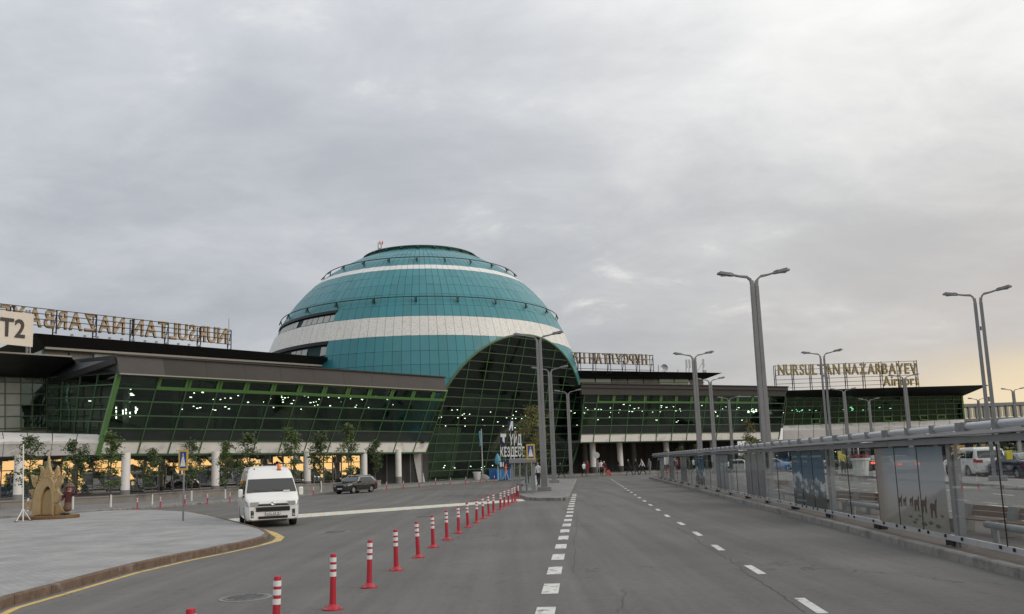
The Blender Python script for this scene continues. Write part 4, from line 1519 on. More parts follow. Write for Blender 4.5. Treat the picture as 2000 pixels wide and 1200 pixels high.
for k in range(12):
    x0, x1 = lerp(1530, 1884, k / 12 + .002), lerp(1530, 1884, (k + 1) / 12 - .002)
    y0, y1 = lerp(832, 819.5, k / 12), lerp(832, 819.5, (k + 1) / 12)
    MB().prism([P(x0, y0, 137.9), P(x1, y1, 137.9), P(x1, y1 + 9, 136.6), P(x0, y0 + 9, 136.6)], V((0, .4, 0))).build('panel', M['panel'], hall)
    MB().prism([P(x0, y0 + 9.4, 136.6), P(x1, y1 + 9.4, 136.6), P(x1, y1 + 32, 137), P(x0, y0 + 32, 137)], V((0, .4, 0))).build('panel', M['panel'], hall)
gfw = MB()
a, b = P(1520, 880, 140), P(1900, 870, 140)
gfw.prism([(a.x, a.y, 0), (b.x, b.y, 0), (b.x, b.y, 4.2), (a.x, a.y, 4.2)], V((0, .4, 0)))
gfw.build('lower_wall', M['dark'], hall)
downlights(hall, Qh, nh, (.02, .62), (.55, .66), 20, (1.5, 9), .10, 31)

# ---- glazed corridor bridge at the end of the forecourt
br0, br1 = P(1879, 820, 150), P(2120, 812, 150)
zb, zt = P(1890, 818, 150).z, P(1890, 792, 150).z
brd = thing('glazed_bridge', 'pale glazed corridor on posts against the yellow evening sky', 'bridge', (br0.x, 150, 0))
for k in range(34):
    x0 = br0.x + (br1.x - br0.x) * k / 33
    if k < 33:
        x1 = br0.x + (br1.x - br0.x) * (k + 1) / 33
        MB().box((x0 + .06, 150, zb + .1), (x1 - .06, 150.06, zt - .3)).build('pane', M['g_frost'], brd)
    if k % 2 == 0:
        MB().box((x0 - .14, 149.8, 0), (x0 + .14, 150.1, zt)).build('post', M['alud'], brd)
MB().box((br0.x, 149.6, zt - .3), (br1.x, 154.5, zt + .25)).build('roof', M['alud'], brd)
MB().box((br0.x, 149.6, zb - .5), (br1.x, 154.5, zb)).build('deck', M['alud'], brd)


# ------------------------------------------------------------------ lettering
def letter_mesh(ch, size, depth, mats, bold=0.0, squeeze=1.0):
    cu = bpy.data.curves.new('letter', 'FONT')
    cu.body = ch
    cu.size = size
    cu.extrude = depth / 2
    cu.offset = bold
    cu.resolution_u = 3
    o = bpy.data.objects.new('letter', cu)
    col.objects.link(o)
    dg = bpy.context.evaluated_depsgraph_get()
    dg.update()
    me = bpy.data.meshes.new_from_object(o.evaluated_get(dg))
    bpy.data.objects.remove(o)
    me.materials.clear()
    for x in mats:
        me.materials.append(x)
    xs = [v.co.x for v in me.vertices]
    x0 = min(xs)
    for v in me.vertices:
        v.co.x = (v.co.x - x0) * squeeze
    if len(mats) > 1:
        for p in me.polygons:
            p.material_index = 0 if abs(p.normal.z) > .7 else 1
    return me, (max(xs) - x0) * squeeze


def text_line(root, txt, start, end, size, depth, mats, bold=0.0, gap=.14, space=.5, name='letter', fit=True, up=None):
    "letters from start towards end; seen from the side where start is on the observer's left they read normally"
    ax = (end - start)
    L = ax.length
    ax.normalize()
    upv = V((0, 0, 1)) if up is None else V(up)
    upv = (upv - ax * upv.dot(ax)).normalized()
    fz = ax.cross(upv)
    ms, w = [], 0
    for ch in txt:
        if ch == ' ':
            ms.append(None)
            w += space * size
            continue
        me, cw_ = letter_mesh(ch, size, depth, mats, bold)
        ms.append((me, cw_))
        w += cw_ + gap * size
    w -= gap * size
    k = L / w if fit else 1
    x = 0
    top = root
    while top.parent is not None:
        top = top.parent
    rot = Matrix((ax * k, upv, fz)).transposed().to_4x4()
    for it in ms:
        if it is None:
            x += space * size
            continue
        me, cw_ = it
        me.transform(Matrix.Translation(start + ax * (x * k) - V(top.location)) @ rot)
        if k < 0:
            me.flip_normals()
        o = bpy.data.objects.new(name, me)
        col.objects.link(o)
        o.parent = root
        x += cw_ + gap * size


def sign_frame(root, a, b, z0, z1, rails, back, step, m):
    "scaffold of rails and doubled posts carrying letters"
    f = MB()
    n = max(2, int((b - a).length / step))
    back = V(back)
    for z in rails:
        f.bar((a.x, a.y, z), (b.x, b.y, z), .07, .07)
    for k in range(n + 1):
        p = lerp(a, b, k / n)
        f.bar((p.x, p.y, z0), (p.x, p.y, z1), .09, .09)
        q_ = p + back
        f.bar((q_.x, q_.y, z0), (q_.x, q_.y, z1), .09, .09)
        for z in (z0 + .15, (z0 + z1) / 2, z1 - .1):
            f.bar((p.x, p.y, z), (q_.x, q_.y, z), .06, .06)
        f.bar((q_.x, q_.y, z0 + .2), (p.x, p.y, z1 - .2), .05, .05)
    return f.build('support_frame', m, root)


# mirrored name over the long wing
sA, sB = P(443, 672, 92.0), P(57, 637, 76.0)         # first letter, and the last A in sight
t = thing('rooftop_sign', 'bronze rooftop letters seen mirrored from behind beside the square T2 board', 'sign', (sA.x, sA.y, 0), group='letter signs on the terminal roof')
hL = P(443, 645, 92.0).z - sA.z
ax = (sB - sA)
t_vis = 'NURSULTAN NAZARBA'
sz = (hL + .12) / .70
end2 = sA + ax * 1.185
text_line(t, 'NURSULTAN NAZARBAYEV', sA, V((end2.x, end2.y, sA.z + (sB.z - sA.z) * 1.185)), sz * 1.04, .28, [M['gold'], M['goldd']], .045, .13, .36)
fA, fB = P(449, 670, 92.5), sA + ax * 1.25
fo = V((.5, -.6, 0)).normalized() * .35
sign_frame(t, V((fA.x, fA.y, 0)) + fo, V((fB.x, fB.y, 0)) + fo, P(449, 682, 92.5).z - .2, sA.z + hL + .0, [sA.z - .05, sA.z + hL * .35, sA.z + hL * .68, sA.z + hL], (-.5, .3, 0), 3.6, M['blackp'])
MB().tube(P(447, 660, 92.5), P(447, 622, 92.5), .025, n=5).build('rod', M['blackp'], t)

# mirrored Cyrillic name past the dome
sA, sB = P(1264, 712.5, 120), P(1124, 710, 114)
ax = sB - sA
hL = P(1264, 695, 120).z - sA.z
t = thing('rooftop_sign', 'mirrored rooftop letters half hidden behind the dome beside the dish aerial', 'sign', (sA.x, sA.y, 0), group='letter signs on the terminal roof')
text_line(t, 'НҰРСҰЛТАН НАЗ', sA, sA + ax * 1.12, (hL + .1) / .70, .28, [M['gold'], M['goldd']], .035, .12, .34)
fA = P(1273, 700, 120.3)
fB = sA + ax * 1.15
fo = V((.3, -.9, 0)).normalized() * .35
sign_frame(t, V((fA.x, fA.y, 0)) + fo, V((fB.x, fB.y, 0)) + fo, P(1273, 727, 120).z - .3, sA.z + hL + .1, [sA.z - .9, sA.z - .1, sA.z + hL * .5, sA.z + hL], (-.4, .5, 0), 2.3, M['blackp'])

# readable name over the hall
sA, sB = P(1520, 733, 138), P(1791, 730, 138)
t = thing('rooftop_sign', 'readable gold rooftop letters in two lines above the far glass hall', 'sign', (sA.x, sA.y, 0), group='letter signs on the terminal roof')
hL = P(1520, 713, 138).z - sA.z
text_line(t, 'NURSULTAN NAZARBAYEV', sA, sB, (hL + .05) / .70, .3, [M['goldy'], M['goldd']], .045, .10, .28)
s2, e2 = P(1726, 754, 138), P(1795, 752, 138)
text_line(t, 'Airport', s2, e2, (P(1726, 735, 138).z - s2.z) / .70, .3, [M['goldy'], M['goldd']], .04, .12)
fa_, fb_ = V((sA.x - .3, sA.y + .4, 0)), V((sB.x + .3, sB.y + .4, 0))
z0 = P(1520, 764, 138).z
sign_frame(t, fa_, fb_, z0 - .3, sA.z + hL, [z0 + .5, z0 + 1.2, z0 + 1.9, sA.z, sA.z + hL * .5, sA.z + hL * .92], (0, .9, 0), 2.9, M['blackp'])

# square terminal board
t = thing('terminal_board', 'square cream board reading T2 on the black canopy', 'sign', P(40, 692, 68))
q = [P(-22, 669.5, 66.3), P(53, 677, 69.0), P(55.5, 612.5, 69.0), P(-22, 604, 66.3)]
bk = V((.2, .45, 0))
MB().prism(q, bk).build('board', M['cream2'], t)
nrm = (q[1] - q[0]).cross(q[3] - q[0]).normalized()
if nrm.y > 0:
    nrm = -nrm
s0, s1 = P(-1, 655, 67.05) + nrm * .04, P(48, 659.5, 68.8) + nrm * .04
s1.z = s0.z
text_line(t, 'T2', s0, s1, 2.02 / .70 * (P(10, 624, 68).z - P(10, 655, 68).z) / 2.02 * 1.12, .03, [M['ink2']], .045, .05)
for (x, d) in ((52, 69.9), (58, 70.3)):
    a, b = P(x, 692, d), P(x, 606, d)
    MB().tube(a, b, .09, n=8).build('post', M['alud'], t)
for y in (625, 645, 665, 684):
    MB().bar(P(51, y, 69.9), P(59, y, 70.3), .06, .06).build('rung', M['alud'], t)

# dish and aerials on the black storey
t = thing('satellite_dish', 'round white satellite dish on the black roof storey', 'dish', P(1297, 727, 121))
c = P(1297, 719, 121)
ds = MB()
prof = [(.02, .0), (.25, .03), (.45, .11), (.56, .2), (.54, .22), (.43, .14), (.24, .06), (.02, .03)]
for (r, z) in prof:
    for k in range(18):
        a = 2 * math.pi * k / 18
        ds.v.append(c + V((r * math.cos(a), -z, r * math.sin(a))))
ds.f = [(i * 18 + k, i * 18 + (k + 1) % 18, (i + 1) * 18 + (k + 1) % 18, (i + 1) * 18 + k) for i in range(len(prof) - 1) for k in range(18)]
ds.m = [0] * len(ds.f)
ds.build('reflector', M['alu'], t, smooth=True)
MB().tube(c + V((0, .1, 0)), P(1298, 729, 121.2), .07, n=8).build('mount', M['alud'], t)
MB().path([c + V((-.5, -.15, -.2)), c + V((0, -.75, -.1)), c + V((.5, -.15, -.2))], .02, 5).build('feed_arm', M['alud'], t)
for (x, ya, yb, lab, k) in ((1286, 727, 713, 'short thin aerial beside the satellite dish', 0), (1324, 728, 722, 'stub aerial between the dish and the panel aerials', 0), (1340, 729, 704, 'panel aerial cluster on the black roof storey', 1), (1346, 729, 704, 'twin panel aerial behind the double lamp post', 1), (1373, 728, 703, 'braced aerial mast at the end of the black roof storey', 2)):
    a, b = P(x, ya, 122), P(x, yb, 122)
    t = thing('aerial', lab, 'aerial', a)
    MB().tube(a, b, .05, n=6).build('mast', M['alud'], t)
    if k:
        MB().box((b.x - .14, b.y - .12, b.z - 1.15), (b.x + .14, b.y - .04, b.z + .1)).build('panel', M['alu'], t)
    if k == 2:
        MB().bar(lerp(a, b, .85), a + V((-.9, 0, .1)), .05, .05).build('brace', M['alud'], t)
        MB().box((a.x + .1, a.y - .2, a.z), (a.x + .5, a.y + .1, a.z + .35)).build('box', M['alu'], t)


# ------------------------------------------------------------------ street lamps
def make_lamp(loc, rz, label, gap=.012):
    t = thing('street_lamp', label, 'street lamp', (0, 0, 0), group='double arm street lamps')
    H = 9.6
    b = MB()
    b.box((-.42, -.36, 0), (.42, .36, .24))
    b.build('foot', M['steel'], t, bevel=.02)
    for s in (-1, 1):
        p = MB()
        x0, x1 = s * .105, s * .105
        def ring(x, z, w, d):
            return [(x - w, -d, z), (x + w, -d, z), (x + w, d, z), (x - w, d, z)]
        p.hexa(ring(s * (.085 + gap), .2, .098, .18) + ring(s * (.078 + gap), H - .45, .08, .13))
        p.build('pole', M['steel'], t, bevel=.012)
        a = MB()
        pts = [(s * (.07 + gap), H - .46, .07, .12), (s * (.10 + gap), H - .20, .07, .10), (s * .30, H - .02, .05, .07), (s * .62, H + .03, .035, .08), (s * .92, H + .11, .03, .10)]
        for i in range(len(pts) - 1):
            (xa, za, ha, da), (xb, zb_, hb, db) = pts[i], pts[i + 1]
            if i == 0:
                a.hexa([(xa - ha, -da, za), (xa + ha, -da, za), (xa + ha, da, za), (xa - ha, da, za), (xb - hb, -db, zb_), (xb + hb, -db, zb_), (xb + hb, db, zb_), (xb - hb, db, zb_)])
            else:
                a.hexa([(xa, -da, za - ha), (xb, -db, zb_ - hb), (xb, db, zb_ - hb), (xa, da, za - ha), (xa, -da, za + ha), (xb, -db, zb_ + hb), (xb, db, zb_ + hb), (xa, da, za + ha)])
        a.build('arm', M['steel'], t)
        h = MB()
        out = [(s * .88, .10), (s * 1.05, .17), (s * 1.45, .17), (s * 1.58, .10)]
        zz = [H + .10, H + .13, H + .20, H + .22]
        for (xa, wa), (xb, wb), za, zb_ in zip(out, out[1:], zz, zz[1:]):
            h.hexa([(xa, -wa, za - .05), (xb, -wb, zb_ - .05), (xb, wb, zb_ - .05), (xa, wa, za - .05), (xa, -wa * .6, za + .08), (xb, -wb * .6, zb_ + (.10 if xb != out[-1][0] else .01)), (xb, wb * .6, zb_ + (.10 if xb != out[-1][0] else .02)), (xa, wa * .6, za + .08)])
        hd = h.build('lamp_head', M['steeld'], t, smooth=True, angle=30)
        MB().box((min(s * 1.1, s * 1.42), -.12, H + .085), (max(s * 1.1, s * 1.42), .12, H + .10)).build('lens', M['lens'], hd)
    MB().box((-.04, -.06, H - 1.9), (.04, .06, H - 1.7)).build('spacer', M['steeld'], t)
    MB().box((-.04, -.06, 4.0), (.04, .06, 4.25)).build('spacer', M['steeld'], t)
    t.location = loc
    t.rotation_euler = (0, 0, rz)
    return t


lamps = [
    (1064, 51.0, .15, 'big double arm lamp on the traffic island in front of the dome glass'),
    (1083, 69.7, .15, 'second lamp on the traffic island, behind the big one'),
    (1116, 93, .12, 'third and smallest lamp of the row in front of the dome glass'),
    (1505, 35.7, .15, 'tallest looking double arm lamp, rising behind the glass shelter'),
    (1371, 63.5, .15, 'double arm lamp beside the dish and panel aerials'),
    (1399, 85, .15, 'lamp crossing the end of the black roof storey'),
    (1433, 113, .12, 'thin lamp in front of the far wing windows near a small conifer'),
    (1950, 42, .15, 'tall twin pole lamp with a yellow box on its pole'),
    (1626, 65.5, .15, 'double arm lamp crossing the readable gold rooftop name'),
    (1661, 104, .0, 'small lamp ending just below the readable rooftop name'),
    (1783, 87.6, .0, 'lamp crossing the word Airport on the roof sign'),
    (1708, 126, .0, 'thin lamp in front of the middle of the far glass hall'),
    (1923, 135, .0, 'tiny lamp in front of the glazed bridge'),
    (1994, 115, .0, 'small lamp against the yellow sky above the glazed bridge'),
]
first = wide = None
for (x, d, z, lab) in lamps:
    H_ = proj(V((0, d, CH)))[1]
    X = P(x, proj(V(((x - 1000) / FOC * d, d, 0)))[1], d).x
    loc = V((X, d, z))
    rz = rad(-5) + R_.uniform(-.03, .03)
    if x in (1950, 1626):          # the twin poles of these two stand clear of each other
        if wide is None:
            wide = make_lamp(loc, -math.atan2(X, d), lab, .055)
        else:
            dup(wide, loc, -math.atan2(X, d), lab)
    elif first is None:
        first = make_lamp(loc, rz, lab)
    else:
        dup(first, loc, rz, lab)
p = P(1968, 889, 41.6)
tag(MB().box((p.x - .14, p.y - .18, p.z - .22), (p.x + .14, p.y - .05, p.z + .24)).build('notice_box', M['clothyellow']), 'yellow notice box strapped to a twin pole lamp', 'notice')
p = P(1639, 889, 65)
tag(MB().box((p.x - .14, p.y - .18, p.z - .3), (p.x + .14, p.y - .05, p.z + .3)).build('notice_box', M['clothyellow']), 'yellow notice box on the lamp behind the mountain poster', 'notice')


# ------------------------------------------------------------------ traffic posts
def make_post(label):
    t = thing('traffic_post', label, 'traffic post', group='red and white flexible posts in a row')
    MB().lathe([(.135, 0), (.135, .018), (.10, .028), (.075, .05), (.055, .075)], n=20).build('base', M['red'], t, smooth=True, angle=35)
    for a in (.6, 2.2, 3.8, 5.4):
        MB().tube((.11 * math.cos(a), .11 * math.sin(a), .018), (.11 * math.cos(a), .11 * math.sin(a), .036), .014, n=6).build('bolt', M['iron'], t)
    MB().lathe([(.046, .05), (.042, .3), (.040, .72), (.037, .745), (.02, .752)], n=20).build('shaft', M['red'], t, smooth=True, angle=35)
    for z in (.445, .545, .64):
        MB().lathe([(.0445, z), (.0445, z + .062)], n=20, caps=False).build('reflective_band', M['reflw'], t, smooth=True)
    return t


ordn = ['nearly out of frame at the bottom edge', 'next to the big manhole lid', 'third from the bottom edge', 'fourth from the bottom edge', 'fifth from the bottom edge', 'sixth from the bottom edge', 'seventh from the bottom edge', 'eighth from the bottom edge', 'ninth from the bottom edge', 'tenth from the bottom edge', 'in the middle of the row, just past the tenth', 'ninth from the traffic island', 'eighth from the traffic island', 'seventh from the traffic island', 'sixth from the traffic island', 'fifth from the traffic island', 'fourth from the traffic island', 'third from the traffic island', 'second from the traffic island', 'closest to the traffic island']
ppx = [(650, 1190.8), (721, 1148), (774, 1114.4), (817, 1089.6), (846, 1070), (873, 1055), (896, 1042), (914, 1030), (931, 1021.7), (944, 1013.7), (955, 1007.5), (964, 1001), (977, 996), (985, 990.5), (993, 987), (1000.5, 982.5), (1006, 980), (1013, 975)]
pts = [G(x, y) for x, y in ppx]
pts = [pts[0] + (pts[0] - pts[1]) * 2.02, pts[0] + (pts[0] - pts[1])] + pts
pts[0] = V((-2.86, 7.35, 0))
pts[1] = V((-2.72, 9.35, 0))
post0 = None
for k, p in enumerate(pts):
    lab = 'red and white flexible post ' + ordn[k]
    if post0 is None:
        post0 = make_post(lab)
        o = post0
        o.location = p
    else:
        o = dup(post0, p, R_.uniform(0, 6), lab)
    o.rotation_euler = (R_.uniform(-.03, .03), R_.uniform(-.045, .03), R_.uniform(0, 6))
# small ones along the terminal kerb
spx = [(268, 995.5), (313, 993), (361, 988), (405, 985), (449, 982.5), (612, 969), (755, 957), (788, 955), (819, 952), (851, 948.5), (880, 947), (910, 945.5), (938, 944), (966, 941.5)]
slab_ = ['before the third young tree', 'between the third and fourth young trees', 'behind the pedestrian sign', 'past the pedestrian sign', 'beside the white van', 'between the white van and the black car', 'just past the tail of the black car', 'below the last white column', 'at the foot of the curved white buttress', 'first under the dome glass', 'second under the dome glass', 'third under the dome glass', 'next to the white planter pot', 'in front of the blue hoarding']
for (x, y), lab in zip(spx, slab_):
    o = dup(post0, G(x, y), R_.uniform(0, 6), 'small kerbside post ' + lab)
    o['group'] = 'kerbside posts along the terminal'
    o.scale = (.8, .8, .95)
# loose posts on the island
for (x, y, lab) in ((1003, 962, 'low striped post under the edge of the bus stop'), (1010, 964.5, 'low striped post at the corner of the traffic island')):
    o = dup(post0, G(x, y, 0.0), 1.0, lab, scale=.8)
    o['group'] = 'kerbside posts along the terminal'


# ------------------------------------------------------------------ pedestrian signs
def ped_sign(base, top_z, rz, label, w, hgt):
    size = .8 * hgt
    t = thing('pedestrian_sign', label, 'traffic sign', base)
    bx, by, bz = base
    MB().tube((bx, by, bz), (bx, by, top_z), .035, n=10).build('pole', M['alud'], t, smooth=True)
    cr, sr = math.cos(rz), math.sin(rz)

    def W(x, y, z):
        return (bx + x * cr - y * sr, by + x * sr + y * cr, z)
    h = w / 2
    zc = top_z - hgt * .52

    def plate(pts, y, th, m, name):
        MB().prism([W(x, y, zc + z) for x, z in pts], V(W(0, -th, 0)) - V(W(0, 0, 0))).build(name, m, t)
    hh = hgt / 2
    plate([(-h, -hh), (h, -hh), (h, hh), (-h, hh)], -.045, .03, M['signy'], 'back_board')
    k = .64
    plate([(-h * k, -hh * .78), (h * k, -hh * .78), (h * k, hh * .78), (-h * k, hh * .78)], -.077, .006, M['blue'], 'plate')
    tri = [(-h * .58, -hh * .62), (h * .58, -hh * .62), (0, hh * .70)]
    plate(tri, -.085, .004, M['signw'], 'triangle')
    man = MB()
    for (x0, z0, x1, z1, w) in ((0, .18, .01, -.02, .075), (.01, -.02, .11, -.2, .05), (.0, -.02, -.1, -.2, .05), (.0, .13, .1, .02, .035), (.0, .13, -.09, .03, .035)):
        s_ = size
        kx = min(1, w / hgt * 1.25)
        d = V((x1 - x0, z1 - z0)).normalized()
        nx, nz_ = -d.y * w / 2, d.x * w / 2
        man.prism([W((x0 + nx) * s_ * kx, -.091, zc + (z0 + nz_) * s_), W((x1 + nx) * s_ * kx, -.091, zc + (z1 + nz_) * s_), W((x1 - nx) * s_ * kx, -.091, zc + (z1 - nz_) * s_), W((x0 - nx) * s_ * kx, -.091, zc + (z0 - nz_) * s_)], V(W(0, -.002, 0)) - V(W(0, 0, 0)))
    man.prism([W(.04 * math.cos(a) * size * .8, -.091, zc + (.235 + .04 * math.sin(a)) * size) for a in [k * math.pi / 4 for k in range(8)]], V(W(0, -.002, 0)) - V(W(0, 0, 0)))
    for z in (-.36, -.42):
        pass
    man.build('walking_figure', M['ink'], t)
    return t


b = G(357.5, 1018, .15)
ped_sign(b, P(362, 877.5, b.y).z, rad(-6), 'pedestrian crossing sign with yellow border standing on the plaza edge', .38, .80)
b = G(1040, 966, .15)
ped_sign(b, P(1036, 867, b.y).z, rad(-8), 'pedestrian crossing sign with yellow border beside the bus stop', .48, .86)

# ------------------------------------------------------------------ round sign, flag pole, planters, hoarding
b = G(1167, 932)
t = thing('round_sign', 'round grey backed sign on a thin pole before the doors', 'traffic sign', b)
z1 = P(1165, 883, b.y).z
MB().tube(b, (b.x, b.y, z1), .045, n=8).build('pole', M['alud'], t)
zc = P(1165, 889.5, b.y).z
MB().tube((b.x, b.y - .05, zc), (b.x, b.y - .09, zc), .36, n=24).build('plate', M['alu'], t)
b = G(943, 936.5, .12)
t = thing('flagpole', 'slim flagpole with a pale blue pennant before the dome glass', 'flagpole', b)
MB().lathe([(.85, 0), (.8, .25), (.5, .5), (.15, .62)], b, 20).build('base', M['concrete'], t, smooth=True)
zt_ = P(943, 838, b.y).z
MB().tube(b, (b.x, b.y, zt_), .08, .05, n=10).build('pole', M['alu'], t)
fl_ = MB()
for i in range(8):
    z = zt_ - .2 - i * .26
    fl_.v += [V((b.x - .02, b.y, z)), V((b.x - .26 - .05 * math.sin(i), b.y - .06 * math.cos(i * 1.3), z - .05)), V((b.x - .02, b.y + .02, z)), V((b.x - .26 - .05 * math.sin(i), b.y + .02 - .06 * math.cos(i * 1.3), z - .05))]
for i in range(7):
    k = i * 4
    fl_.f += [(k, k + 1, k + 5, k + 4), (k + 2, k + 6, k + 7, k + 3)]
fl_.m = [0] * len(fl_.f)
fl_.build('pennant', M['sky1'], t)


def planter(b, label, h=.95, flowers=None):
    t = thing('planter', label, 'planter', b)
    MB().lathe([(.30 * h, 0), (.34 * h, .04), (.46 * h, .86 * h), (.52 * h, .88 * h), (.52 * h, h), (.46 * h, h), (.44 * h, .9 * h), (.02, .9 * h)], b, 20).build('pot', M['pot'], t, smooth=True, angle=35)
    if flowers:
        f = MB()
        for k in range(260):
            a, r = R_.uniform(0, 6.28), .5 * h * math.sqrt(R_.random())
            c = V((b.x + r * math.cos(a), b.y + r * math.sin(a), b.z + h * (.96 + .22 * R_.random())))
            d1 = V((R_.uniform(-1, 1), R_.uniform(-1, 1), R_.uniform(-1, 1))).normalized() * .07
            d2 = d1.orthogonal().normalized() * .06
            f.quad(c - d1, c + d2, c + d1, c - d2)
        f.build('flowers', flowers, t, fix=False)
    return t


planter(G(932, 938.5, .12), 'white round planter pot beside the flagpole')
planter(G(1683, 930.5, .15), 'white tapered planter with red flowers on the far footway', 1.25, M['flower'])

# blue hoarding and letter installation
t = thing('hoarding', 'blue hoarding boxes standing against the foot of the dome glass', 'hoarding', G(975, 939, .12))
for (x0, x1, d, m_) in ((956, 970, 95.0, 'hoard'), (970.4, 985, 94.0, 'hoardl'), (985.4, 1001, 94.6, 'hoard')):
    a, b_ = P(x0, 938, d), P(x1, 938, d)
    MB().box((a.x, d, .12), (b_.x, d + 1.2, P(x0, 917, d).z)).build('board', M[m_], t)
t = thing('letter_installation', 'white Cyrillic letters and navy emblem boards stacked on thin poles', 'sign', G(985, 937, .12))
DI = 90.0


def flatline(txt, x0, x1, yb, yt, name='letter', m=None, d=DI):
    a, b_ = P(x0, yb, d), P(x1, yb - .5, d)
    hh = P(x0, yt, d).z - a.z
    text_line(t, txt, a, b_, hh / .70, .12, [m or M['signw']], .035, .1, .3, name)


flatline('КЕЗДЕСЕ', 977.5, 1024.5, 892, 874.5)
flatline('ҮЙД', 995.5, 1019, 869.5, 850)
for (x0, x1, ya, yb) in ((977, 989, 847, 869), (992, 1003, 822, 842)):
    MB().prism([P(x0, yb, DI + .1), P(x1, yb, DI + .1), P(x1, ya, DI + .1), P(x0, ya, DI + .1)], V((0, .15, 0))).build('emblem_board', M['navy'], t)
e = MB()
for pl in ([(977.5, 847.5), (988.5, 847.5), (988.5, 854), (985.5, 854), (985.5, 866), (981.5, 862), (981.5, 854), (977.5, 854)],):
    e.prism([P(x, y, DI - .02) for x, y in pl], V((0, .08, 0)))
e.prism([P(x, y, DI - .02) for x, y in ((998, 823), (1002, 823), (1002, 841), (999.5, 841), (999.5, 832), (996, 841), (993.5, 841))], V((0, .08, 0)))
e.build('emblem', M['signw'], t)
for (x0, x1) in ((975.5, 985), (986, 992.5), (993.5, 1001)):
    MB().prism([P(x0, 913.5, DI), P(x1, 913.5, DI), P(x1, 901, DI), P(x0, 901, DI)], V((0, .6, 0))).build('emblem_board', M['navy'], t)
a, b_ = P(976.3, 911.5, DI), P(984, 911.5, DI)
text_line(t, 'BI', a - V((0, .03, 0)), b_ - V((0, .03, 0)), (P(976, 903, DI).z - a.z) / .70, .04, [M['signw']], .03, .1, .3)
pl = MB()
for x in (978, 987, 997, 1005, 1016):
    pl.tube((P(x, 938, DI + .3).x, DI + .3, .12), P(x, 846 if x != 997 else 824, DI + .3), .03, n=6)
pl.build('poles', M['alu'], t)
p = P(972, 898, 92)
o = thing('balloon', 'pale blue drop shaped balloon beside the letter installation', 'balloon', (p.x, p.y, .12))
MB().lathe([(.02, -.65), (.26, -.52), (.36, -.22), (.33, .06), (.2, .4), (.07, .62), (.02, .68)], p, 14).build('envelope', M['sky1'], o, smooth=True)
MB().tube((p.x, p.y, .12), (p.x, p.y, p.z - .6), .03, n=6).build('stem', M['signw'], o)

# ------------------------------------------------------------------ bus stop on the island
b = G(1022, 964, .15)
t = thing('bus_stop', 'small grey glazed bus stop on the traffic island', 'bus stop', b)
x0, x1, y0, y1 = P(1001, 930, b.y).x, P(1043, 930, b.y).x, b.y, b.y + 4.2
zr = P(1020, 905, b.y).z
for x in (x0, x1):
    for y in (y0, (y0 + y1) / 2, y1):
        MB().box((x - .07, y - .07, .15), (x + .07, y + .07, zr)).build('post', M['alud'], t)
MB().box((x0 - .18, y0 - .25, zr), (x1 + .15, y1 + .2, zr + .28)).build('roof', M['alud'], t, bevel=.03)
for y in (y0, y1):
    for k in range(3):
        xa, xb = lerp(x0, x1, k / 3) + .03, lerp(x0, x1, (k + 1) / 3) - .03
        MB().box((xa, y - .01, .3), (xb, y + .01, zr - .1)).build('pane', M['g_clear'], t)
        if k:
            MB().box((xa - .06, y - .04, .15), (xa, y + .04, zr)).build('post', M['alud'], t)
for k in range(4):
    ya, yb = lerp(y0, y1, k / 4) + .08, lerp(y0, y1, (k + 1) / 4) - .08
    MB().box((x0 - .01, ya, .3), (x0 + .01, yb, zr - .1)).build('pane', M['g_clear'], t)
MB().box((x0 + .2, y0 + .3, .55), (x0 + .6, y1 - .3, .6)).build('bench_seat', M['wood'], t)
for y in (y0 + .5, y1 - .5):
    MB().box((x0 + .3, y, .15), (x0 + .5, y + .08, .55)).build('bench_leg', M['alud'], t)

# ------------------------------------------------------------------ glass shelter along the platform
ST, EN = 3.5, 77.0
shel = thing('glass_shelter', 'long glass windbreak with a silver tube rail beside the road', 'shelter', (sx(40), 40, .15))
tz = V((SL, 1, 0)).normalized()
tn = V((tz.y, -tz.x, 0))          # away from the road


def S(y, off=0.0, z=0.0):
    return V((sx(y), y, z)) + tn * off


def lenbar(ya, yb, off, z, w, d, m, name, step=3.5):
    y = ya
    while y < yb - .01:
        e = min(y + step, yb)
        MB().bar(S(y + .01, off, z), S(e - .01, off, z), w, d).build(name, m, shel)
        y = e


lenbar(ST, EN, 0, 2.02, .10, .11, M['alud'], 'lower_beam', 7)
lenbar(ST, EN, .10, 2.13, .46, .05, M['alu'], 'canopy_plate', 3.5)
lenbar(ST, EN, .02, .30, .05, .10, M['alu'], 'bottom_rail', 3.5)
y = ST
k = 0
while y < EN - .1:
    q_ = y + 1.167
    MB().tube(S(y + .10, -.02, 2.24), S(q_ - .10, -.02, 2.24), .062, n=12).build('tube_rail', M['alu'], shel, smooth=True)
    br = MB()
    for dd in ((-.1, .1) if k % 3 == 0 else (0,)):
        c = S(y + dd, -.02, 2.24)
        br.prism([c + tz * -.06 + tn * -.075 + V((0, 0, -.1)), c + tz * .06 + tn * -.075 + V((0, 0, -.1)), c + tz * .06 + tn * -.075 + V((0, 0, .072)), c + tz * -.06 + tn * -.075 + V((0, 0, .072))], tn * .15)
        br.prism([c + tz * -.05 + tn * .0 + V((0, 0, -.10)), c + tz * .05 + V((0, 0, -.10)), c + tz * .05 + tn * .3 + V((0, 0, -.08)), c + tz * -.05 + tn * .3 + V((0, 0, -.08))], V((0, 0, .12)))
    br.build('bracket', M['alud'], shel)
    y = q_
    k += 1
